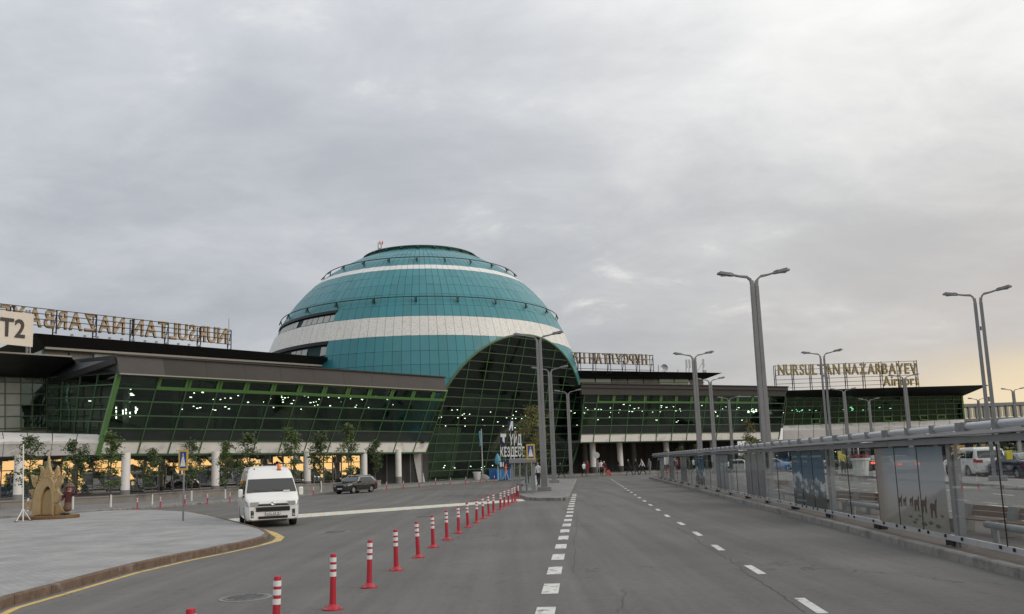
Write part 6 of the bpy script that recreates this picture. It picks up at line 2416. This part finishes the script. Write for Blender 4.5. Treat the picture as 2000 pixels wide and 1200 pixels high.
ppl = [
    (988, 939.5, 0.12, 75, 'walk', 'clothorange', 'jeans', 'person in an orange top walking past the blue hoarding', 'hair'),
    (1030, 946, .15, 20, 'stand', 'clothblack', 'clothblack', 'person in black standing under the bus stop', 'hair'),
    (1052.5, 949, .15, -40, 'stand', 'clothwhite', 'clothblack', 'person in a white top and black trousers waiting by the island tree', 'hair'),
    (1097, 934.5, .0, -100, 'stride', 'clothblack', 'clothblack', 'person all in black striding between the two thin lamp posts', 'hair'),
    (1141, 931.5, .0, 30, 'walk', 'clothwhite', 'clothblack', 'person in a white shirt with dark trousers in front of the first columns', 'hair'),
    (1148, 926, .12, 10, 'stand', 'clothred', 'clothred', 'person in wine red standing between the first two columns', 'hair'),
    (1169, 926, .12, 0, 'stand', 'clothgrey', 'clothgrey', 'person in pale grey behind the round sign pole', 'clothwhite'),
    (1175, 928, .12, 0, 'stand', 'clothwhite', 'clothblack', 'person in a white top just past the round sign', 'hair'),
    (1181.5, 930.5, .0, -60, 'walk', 'clothred', 'khaki', 'person in a red shirt and khaki trousers pulling a suitcase', 'clothwhite'),
    (1208, 924, .12, 100, 'walk', 'clothblack', 'clothblack', 'person in black at the foot of the second column', 'hair'),
    (1230, 929, .12, -90, 'stride', 'clothblack', 'clothblack', 'person in dark clothes walking between the second and third columns', 'hair'),
    (1244, 928.5, .12, -70, 'walk', 'clothblack', 'clothblack', 'person in black walking beside the white shirted one', 'hair'),
    (1256, 928, .12, -80, 'stride', 'clothwhite', 'clothblack', 'person in a white shirt and dark cap near the shelter end', 'clothblack'),
    (1270, 927, .12, -60, 'stand', 'clothgrey', 'clothgrey', 'person in grey partly hidden by the end of the glass shelter', 'hair'),
    (1648, 925, .15, 160, 'walk', 'clothyellow', 'clothblack', 'person in a yellow vest in the car park behind the glass', 'hair'),
]
for (x, y, z, rz, pose, a, b_, lab, hd_) in ppl:
    person(G(x, y, z), rad(rz), pose, a, b_, lab, hd_)
p = G(1191, 929.5)
t = thing('suitcase', 'pink red wheeled suitcase tilted behind the person in khaki trousers', 'suitcase', p)
MB().hexa([(p.x - .35, p.y - .15, .08), (p.x + .3, p.y - .15, .06), (p.x + .3, p.y + .15, .06), (p.x - .35, p.y + .15, .08), (p.x - .45, p.y - .15, .62), (p.x - .05, p.y - .15, .72), (p.x - .05, p.y + .15, .72), (p.x - .45, p.y + .15, .62)]).build('shell', M['case'], t, bevel=.04)
MB().bar((p.x - .4, p.y, .66), (p.x - .62, p.y, 1.0), .03, .2).build('handle', M['blackp'], t)
for s in (-.1, .1):
    MB().tube((p.x + .1, p.y + s - .02, .05), (p.x + .1, p.y + s + .02, .05), .05, n=10).build('wheel', M['rubber'], t)

# ------------------------------------------------------------------ gilded sculpture with figure, and tripod
SB = G(87, 1014, .15)
KS = SB.y / FOC / 8                                     # metres per enlarged photo pixel
sr = rad(-8)
t = thing('ornate_sculpture', 'golden flame edged portal sculpture on a bronze plinth on the plaza', 'sculpture', SB)
X0 = 560


def SW(px, py, dy=0.0):
    x, z = (px - X0) * KS, (1098 - py) * KS
    return V((SB.x + x * math.cos(sr) - dy * math.sin(sr), SB.y + x * math.sin(sr) + dy * math.cos(sr), SB.z + z))


def splate(name, pts, y0, th, m, sm=True, bev=.02):
    pts = smooth_loop(pts, 4) if sm else pts
    f = SW(0, 0, th) - SW(0, 0, 0)
    o = MB().prism([SW(x, y, y0) for x, y in pts], f).build(name, M[m], t, bevel=bev)
    return o


pl = MB()
pts = []
for k in range(36):
    a = 2 * math.pi * k / 36
    pts.append(SW(560 + 465 * math.cos(a), 1098, .95 * math.sin(a) + .3))
pl.prism(pts, V((0, 0, .15)))
pl.build('plinth', M['bronze'], t, bevel=.02)
outline = [(335, 1048), (345, 950), (345, 820), (362, 700), (395, 590), (450, 500), (520, 452), (580, 440), (640, 470), (680, 540), (702, 640), (705, 760), (700, 900), (705, 1048)]
hole = [(668, 1030), (668, 800), (655, 720), (640, 660), (610, 605), (585, 590), (545, 625), (505, 690), (478, 790), (468, 930), (470, 1030)]
fr_ = MB()
n_o = len(outline)
# portal as a ring of quads between the outline and the opening
oo = [outline[0]] + outline[1:-1] + [outline[-1]]


def resample(pts, n):
    L_ = [0]
    for (x0, y0), (x1, y1) in zip(pts, pts[1:]):
        L_.append(L_[-1] + math.hypot(x1 - x0, y1 - y0))
    out = []
    for k in range(n):
        s = L_[-1] * k / (n - 1)
        for i in range(len(pts) - 1):
            if s <= L_[i + 1] + 1e-6:
                f = (s - L_[i]) / (L_[i + 1] - L_[i])
                out.append((lerp(pts[i][0], pts[i + 1][0], f), lerp(pts[i][1], pts[i + 1][1], f)))
                break
    return out


ro, rh_ = resample(outline, 26), resample(hole[::-1], 26)
f_ = SW(0, 0, .42) - SW(0, 0, 0)
for i in range(25):
    q = [SW(*ro[i]), SW(*ro[i + 1]), SW(*rh_[i + 1]), SW(*rh_[i])]
    k = len(fr_.v)
    fr_.v += q + [x + f_ for x in q]
    fr_.f += [(k, k + 1, k + 2, k + 3), (k + 7, k + 6, k + 5, k + 4), (k, k + 4, k + 5, k + 1), (k + 2, k + 6, k + 7, k + 3)]
fr_.f += [(0, 3, 7, 4)]
fr_.m = [0] * len(fr_.f)
fr_.build('portal', M['sculpt'], t, smooth=True, angle=40)
MB().prism([SW(x, y, .24) for x, y in ((455, 1045), (455, 560), (690, 560), (690, 1045))], f_ * .2).build('back_panel', M['bronze'], t)
splate('inner_panel', [(478, 1040), (474, 900), (482, 780), (510, 700), (560, 655), (610, 655), (645, 690), (664, 770), (670, 900), (672, 1040)], .1, .14, 'sculptd', False)
leaves = [
    [(512, 470), (510, 420), (528, 370), (552, 320), (563, 260), (572, 205), (577, 175), (583, 205), (590, 260), (600, 320), (618, 370), (632, 420), (628, 470)],
    [(436, 530), (440, 470), (458, 410), (456, 360), (444, 318), (470, 322), (490, 350), (498, 400), (506, 440), (500, 480)],
    [(640, 450), (664, 400), (684, 360), (700, 318), (718, 345), (720, 400), (706, 450), (690, 500), (660, 515)],
    [(372, 622), (340, 570), (326, 510), (306, 436), (340, 440), (362, 462), (380, 452), (408, 450), (414, 500), (404, 560), (398, 610)],
    [(700, 545), (716, 500), (760, 470), (800, 448), (830, 430), (818, 490), (796, 520), (796, 570), (760, 612), (740, 648), (706, 632)],
    [(338, 800), (318, 740), (300, 700), (270, 655), (310, 650), (340, 642), (352, 690), (352, 760)],
    [(690, 660), (735, 640), (755, 690), (812, 735), (765, 790), (735, 850), (690, 870)],
    [(250, 900), (244, 850), (280, 815), (335, 820), (352, 870), (350, 960), (300, 965), (240, 930), (300, 925)],
    [(690, 905), (740, 865), (780, 890), (812, 950), (845, 1000), (790, 1015), (740, 1042), (690, 1042)],
]
for k, lf in enumerate(leaves):
    lf = [(570 + (x - 570) * 1.10, 700 + (y - 700) * (1.08 if y < 700 else 1)) for x, y in lf]
    o = splate('flame_leaf', lf, .02 + .04 * (k % 3), .11, 'sculpt', False, .008)
    cx_, cy_ = sum(p[0] for p in lf) / len(lf), sum(p[1] for p in lf) / len(lf)
    inn = [(cx_ + (x - cx_) * .62, cy_ + (y - cy_) * .62) for x, y in lf]
    MB().path([SW(x, y, .015 + .04 * (k % 3)) for x, y in smooth_loop(inn, 3)], .014, 5, closed=True).build('leaf_vein', M['sculpt'], o, smooth=True)
for (x, y) in ((435, 528), (462, 496), (500, 462), (540, 448), (594, 452), (622, 470), (650, 498), (672, 530)):
    c = SW(x, y, -.02)
    MB().lathe([(.002, -.035), (.028, -.02), (.036, 0), (.028, .02), (.002, .035)], c, 10).build('stud', M['sculpt'], t, smooth=True)
for k in range(4):
    MB().path([SW(700 + i * 17 - k * 6, 900 + k * 33 + (-26 * math.sin(i * .75)) + i * 8, .04) for i in range(8 - k)], .016, 5).build('scroll_ridge', M['sculptd'], t, smooth=True)
    MB().path([SW(690 + 30 * math.sin(i * .9 + k), 690 + k * 40 + i * 8, .05) for i in range(5)], .014, 5).build('scroll_ridge', M['sculptd'], t, smooth=True)
# figure on the plinth: hat, dark red jacket, brown robe, arm held out with thumb up
fb = SW(880, 1045, .25)
Kf = KS
def FJ(px, py, dy=0.0):
    return V(((px - 880) * Kf, dy, (1045 - py) * Kf))
J = [(FJ(885, 860), .17, .15), (FJ(888, 780), .155, .13), (FJ(890, 725), .15, .12), (FJ(898, 690), .065, .065), (FJ(905, 655, -.03), .10, .11), (FJ(910, 615, -.03), .095, .10),
     (FJ(880, 930), .20, .18), (FJ(878, 1010), .21, .19),
     (FJ(940, 722), .075), (FJ(1000, 735, -.02), .055), (FJ(1040, 728, -.04), .042), (FJ(1058, 715, -.05), .04),
     (FJ(845, 730), .075), (FJ(815, 790, -.05), .058), (FJ(800, 830, -.16), .045)]
Ed = [(0, 1), (1, 2), (2, 3), (3, 4), (4, 5), (0, 6), (6, 7), (2, 8), (8, 9), (9, 10), (10, 11), (2, 12), (12, 13), (13, 14)]
me = skinned(J, Ed, 0)
for x in (M['brownrobe'], M['maroon'], M['skin']):
    me.materials.append(x)
zj, zh = FJ(0, 850).z, FJ(0, 690).z
for p in me.polygons:
    c = p.center
    p.material_index = 2 if (c.z > zh or c.x > FJ(1035, 0).x) else 1 if c.z > zj or c.x > .1 and c.z > zj else 0
tf = thing('statue', 'painted figure in a dark red jacket giving a thumbs up beside the gold sculpture', 'statue', fb)
o = bpy.data.objects.new('body', me)
col.objects.link(o)
o.parent = tf
hp = V(FJ(908, 600, -.02))
hat = MB()
hat.lathe([(.10, -.06), (.15, -.05), (.155, .0), (.13, .07), (.09, .11), (.02, .13)], fb + hp, 14)
hat.path([fb + hp + V((.155 * math.cos(a), .155 * math.sin(a), -.035)) for a in [2 * math.pi * k / 14 for k in range(14)]], .05, 6, closed=True)
hat.path([fb + hp + V((-.15, 0, -.03)), fb + hp + V((-.23, .02, -.13)), fb + hp + V((-.22, .03, -.26)), fb + hp + V((-.12, .02, -.30))], [.06, .07, .06, .03], 7)
hat.build('fur_hat', M['fur'], tf, smooth=True)
hn = MB()
hc = fb + V(FJ(1062, 708, -.05))
hn.path([hc + V((-.03, 0, -.02)), hc + V((.045, 0, 0)), hc + V((.075, -.01, 0))], [.035, .045, .03], 7)
hn.path([hc + V((.015, 0, .02)), hc + V((.005, 0, .10))], [.018, .014], 6)
for k in range(4):
    hn.path([hc + V((.055, -.035, .032 - k * .021)), hc + V((.095, -.04, .03 - k * .021)), hc + V((.085, -.075, .03 - k * .021)), hc + V((.05, -.07, .03 - k * .021))], .011, 5)
hn.build('hand', M['skin'], tf, smooth=True)
fc = fb + V(FJ(905, 648, -.03))
fcm = MB()
fcm.lathe([(.002, -.012), (.014, 0), (.002, .012)], fc + V((.035, -.095, .02)), 6)
fcm.lathe([(.002, -.012), (.014, 0), (.002, .012)], fc + V((-.035, -.095, .02)), 6)
fcm.box(tuple(fc + V((-.03, -.112, -.045))), tuple(fc + V((.03, -.098, -.03))))
fcm.build('face_details', M['hair'], tf)
MB().lathe([(.005, -.025), (.02, -.015), (.012, .02), (.004, .03)], fc + V((0, -.108, -.005)), 8).build('nose', M['skin'], tf, smooth=True)
for s in (-1, 1):
    MB().box((fb.x + s * .09 - .07, fb.y - .3, fb.z), (fb.x + s * .09 + .07, fb.y - .06, fb.z + .09)).build('boot', M['shoe'], tf, bevel=.03)

p = G(45, 1018, .15)
t = thing('tripod_pole', 'thin white pole on a tripod in front of the gold sculpture', 'pole', p)
MB().tube(p, P(45.5, 868, p.y), .028, n=8).build('mast', M['white'], t, smooth=True)
hb = P(45, 994, p.y)
for (x, y) in ((31.5, 1020), (60, 1017), (50, 1009)):
    e_ = G(x, y, .15)
    MB().tube(hb, e_, .018, n=6).build('leg', M['white'], t, smooth=True)
    MB().box((e_.x - .06, e_.y - .05, e_.z), (e_.x + .06, e_.y + .05, e_.z + .03)).build('foot', M['blackp'], t)
MB().tube(P(45.3, 872, p.y), P(10, 888, p.y - .5), .006, n=4).build('cord', M['white'], t)


# ------------------------------------------------------------------ trees
def tree_parts(seed, H, crown_w, leafm, nleaf=2200, leaf=.14, bare=.28, conic=False):
    rr = random.Random(seed)
    tr = MB()
    pts = [V((0, 0, 0))]
    x = y = 0
    for k in range(1, 8):
        x += rr.uniform(-.05, .05) * H / 5
        y += rr.uniform(-.05, .05) * H / 5
        pts.append(V((x, y, H * .93 * k / 7)))
    r0 = .045 * H / 4.5
    tr.path(pts, [r0 * (1.15 - .13 * k) for k in range(8)], 7)
    tips = []
    for k in range(26 if not conic else 34):
        f = rr.uniform(bare, .95)
        i = min(6, int(f * 7))
        b_ = lerp(pts[i], pts[i + 1], f * 7 - i)
        a = rr.uniform(0, 6.283)
        env = math.sin(math.pi * min(1, (f - bare) / (1 - bare) * .8 + .2)) if not conic else (1.05 - f)
        ln = crown_w * (.25 + .75 * env) * rr.uniform(.6, 1.1)
        e = b_ + V((math.cos(a) * ln, math.sin(a) * ln, ln * rr.uniform(.25, .95) if not conic else ln * rr.uniform(-.1, .3)))
        m_ = lerp(b_, e, .5) + V((0, 0, ln * .08))
        tr.path([b_, m_, e], [.016, .011, .005], 4)
        tips += [(lerp(b_, e, q_), .3 + .1 * q_) for q_ in (.45, .65, .85, 1.0)]
    cr = MB()
    cl = [(p_ + V((rr.gauss(0, .1), rr.gauss(0, .1), rr.gauss(0, .1))) * crown_w, s_) for p_, s_ in tips if rr.random() < .86]
    for k in range(nleaf):
        c, s_ = rr.choice(cl)
        s_ *= crown_w * .42
        c = c + V((rr.gauss(0, s_), rr.gauss(0, s_), rr.gauss(0, s_ * .8)))
        d1 = V((rr.uniform(-1, 1), rr.uniform(-1, 1), rr.uniform(-.7, .5))).normalized()
        d2 = d1.cross(V((rr.uniform(-1, 1), rr.uniform(-1, 1), rr.uniform(.2, 1)))).normalized()
        w = leaf * rr.uniform(.6, 1.25)
        cr.add([c, c + d1 * w * .5 + d2 * w * .3, c + d1 * w, c + d1 * w * .5 - d2 * w * .3], [(0, 1, 2, 3)], 0 if rr.random() < .8 else 1)
    return tr, cr


def make_tree(seed, H, cw_, name, label, group, leafm=('leaf', 'leafd'), white=True, **k):
    t = thing(name, label, 'tree', group=group)
    tr, cr = tree_parts(seed, H, cw_, leafm, **k)
    tr.build('trunk', M['bark'], t, smooth=True)
    if white:
        MB().lathe([(.066 * H / 4.5, .0), (.06 * H / 4.5, .42), (.056 * H / 4.5, .75)], n=10).build('whitewashed_base', M['whitewash'], t, smooth=True)
    cr.build('crown', [M[leafm[0]], M[leafm[1]]], t, fix=False)
    return t


TG = 'young trees along the terminal walkway'
base = [make_tree(11, 4.6, .82, 'young_tree', 'young tree directly behind the white tripod pole', TG, leafm=('leafd', 'leaf')),
        make_tree(23, 4.5, .70, 'young_tree', 'young tree behind the thumbs up figure', TG, leafm=('leafd', 'leaf')),
        make_tree(37, 4.9, .68, 'young_tree', 'first leafy young tree past the figure, beside a white column', TG)]
tp = [(54, 999, 1.02, 0), (142, 995, 1.0, 1), (216, 991, 1.0, 2), (297, 986, .86, 1), (374, 979, .95, 0), (440, 974, .9, 2), (484, 972, 1.08, 0), (570, 966, 1.12, 2), (627, 962, 1.2, 1), (682, 958, 1.22, 2), (733, 952, 1.08, 1)]
tl = ['young tree directly behind the white tripod pole', 'young tree behind the thumbs up figure', 'leafy young tree just past the figure, beside a white column', 'shorter bushy young tree between the white column and the pedestrian sign', 'young tree right behind the pedestrian sign', 'slim young tree between the pedestrian sign and the minibus', 'broad young tree rising just behind the minibus roof', 'dark young tree on the beacon side of the minibus', 'young tree between the minibus and the black car', 'young tree rising behind the bonnet of the black car', 'narrow young tree in front of the dark entrance recess']
used = set()
for (x, y, s, k), lab in zip(tp, tl):
    p = G(x, y, .12)
    p.z = .12
    if k not in used:
        used.add(k)
        o = base[k]
        o.location = p
        o['label'] = lab
        o.rotation_euler = (0, 0, R_.uniform(0, 6))
        o.scale = (s,) * 3
    else:
        o = dup(base[k], p, R_.uniform(0, 6), lab, s)
it = make_tree(51, 6.2, 1.35, 'island_tree', 'yellowing tree behind the lamps on the traffic island', None, leafm=('leafy', 'leaf'), nleaf=2600, leaf=.17, bare=.2)
it.location = G(1046, 948, .15)
ct = make_tree(61, 6.4, 1.3, 'conifer', 'small conifer before the white band of the far wing', 'trees by the far wing', leafm=('leafy', 'leafd'), white=False, nleaf=2200, leaf=.2, conic=True, bare=.15)
ct.location = (28.4, 100, .0)
for (x, d, s, lab) in ((1320, 104, .75, 'dark low tree under the far wing between columns'), (1352, 106, .8, 'dark tree under the far wing beside the shelter roof'), (1290, 112, .65, 'small dark tree near the end of the shelter')):
    o = dup(base[0], V(((x - 1000) / FOC * d, d, 0)), R_.uniform(0, 6), lab, s)
    o['group'] = 'trees by the far wing'

# hedge and the distant wood closing the car park
hg = MB()
rr = random.Random(9)
for k in range(5200):
    a = rr.random()
    c = lerp(V((34, 62, 0)), V((64, 66, 0)), a) + V((rr.uniform(-1, 1), rr.uniform(-1.2, 1.2), rr.uniform(.05, 1.5 + .35 * math.sin(a * 30))))
    d1 = V((rr.uniform(-1, 1), rr.uniform(-1, 1), rr.uniform(-1, 1))).normalized() * .16
    d2 = d1.orthogonal().normalized() * .12
    hg.quad(c - d1, c + d2, c + d1, c - d2)
tag(hg.build('hedge', M['leaf'], fix=False), 'clipped green hedge behind the cars past the twin pole lamp', 'hedge')
wd = MB()
for k in range(15000):
    az_ = rad(rr.uniform(27, 175))
    R0 = 128 + 14 * math.sin(az_ * 3)
    hmax = (4.2 if az_ < rad(52) else 2.3) + .7 * math.sin(az_ * 37) + .5 * math.sin(az_ * 91 + 1) + .4 * math.sin(az_ * 211)
    r = R0 + rr.uniform(-4, 4)
    z = hmax * (rr.random() ** .7)
    c = V((r * math.sin(az_), r * math.cos(az_), z))
    if c.x < 72 and c.y > 100:
        continue
    d1 = V((rr.uniform(-1, 1), rr.uniform(-1, 1), rr.uniform(-1, 1))).normalized() * rr.uniform(.5, 1.1)
    d2 = d1.orthogonal().normalized() * rr.uniform(.4, .8)
    wd.quad(c - d1, c + d2, c + d1, c - d2)
tag(wd.build('treeline', M['wood_mass'], fix=False), 'far dark belt of trees closing the car park', 'treeline', kind='stuff')

# small car park furniture seen through the glass
b = G(1678, 925, .0)
b = V((P(1678, 900, 84).x, 84, 0))
t = thing('lamp_column', 'white swan neck lamp column rising behind the white planter', 'street lamp', b)
zt_ = P(1677, 867, 84).z
MB().path([b, V((b.x, b.y, zt_ - .2)), V((b.x + .1, b.y, zt_)), V((b.x + .9, b.y, zt_ + .1))], .06, 8).build('column', M['white'], t, smooth=True)
MB().box((b.x + .8, b.y - .12, zt_ + .02), (b.x + 1.5, b.y + .12, zt_ + .14)).build('lamp_head', M['white'], t)
b = V((P(1656, 880, 96).x, 96, 0))
t = thing('display_board', 'small lit orange display over the car park entrance', 'display', b)
zt_ = P(1656, 872, 96).z
MB().box((b.x - .7, 95.9, zt_ - .1), (b.x + .7, 96, zt_ + .1)).build('screen', M['led'], t)
MB().box((b.x - .8, 96, zt_ - .25), (b.x + .8, 96.2, zt_ + .25)).build('casing', M['blackp'], t)
for s in (-.7, .7):
    MB().tube((b.x + s, 96.1, 0), (b.x + s, 96.1, zt_), .06, n=8).build('post', M['alud'], t)
t = thing('car_park_building', 'low dark car park building behind the display board', 'building', (50, 118, 0))
MB().box((36, 116, 0), (66, 124, 3.4)).build('wall', M['dark'], t)
MB().box((35.5, 115.5, 3.4), (66.5, 124.5, 3.8)).build('roof', M['concrete'], t)
for k in range(9):
    MB().box((37 + k * 3.2, 115.9, .9), (39.4 + k * 3.2, 116.0, 2.6)).build('window', M['cargls'], t)
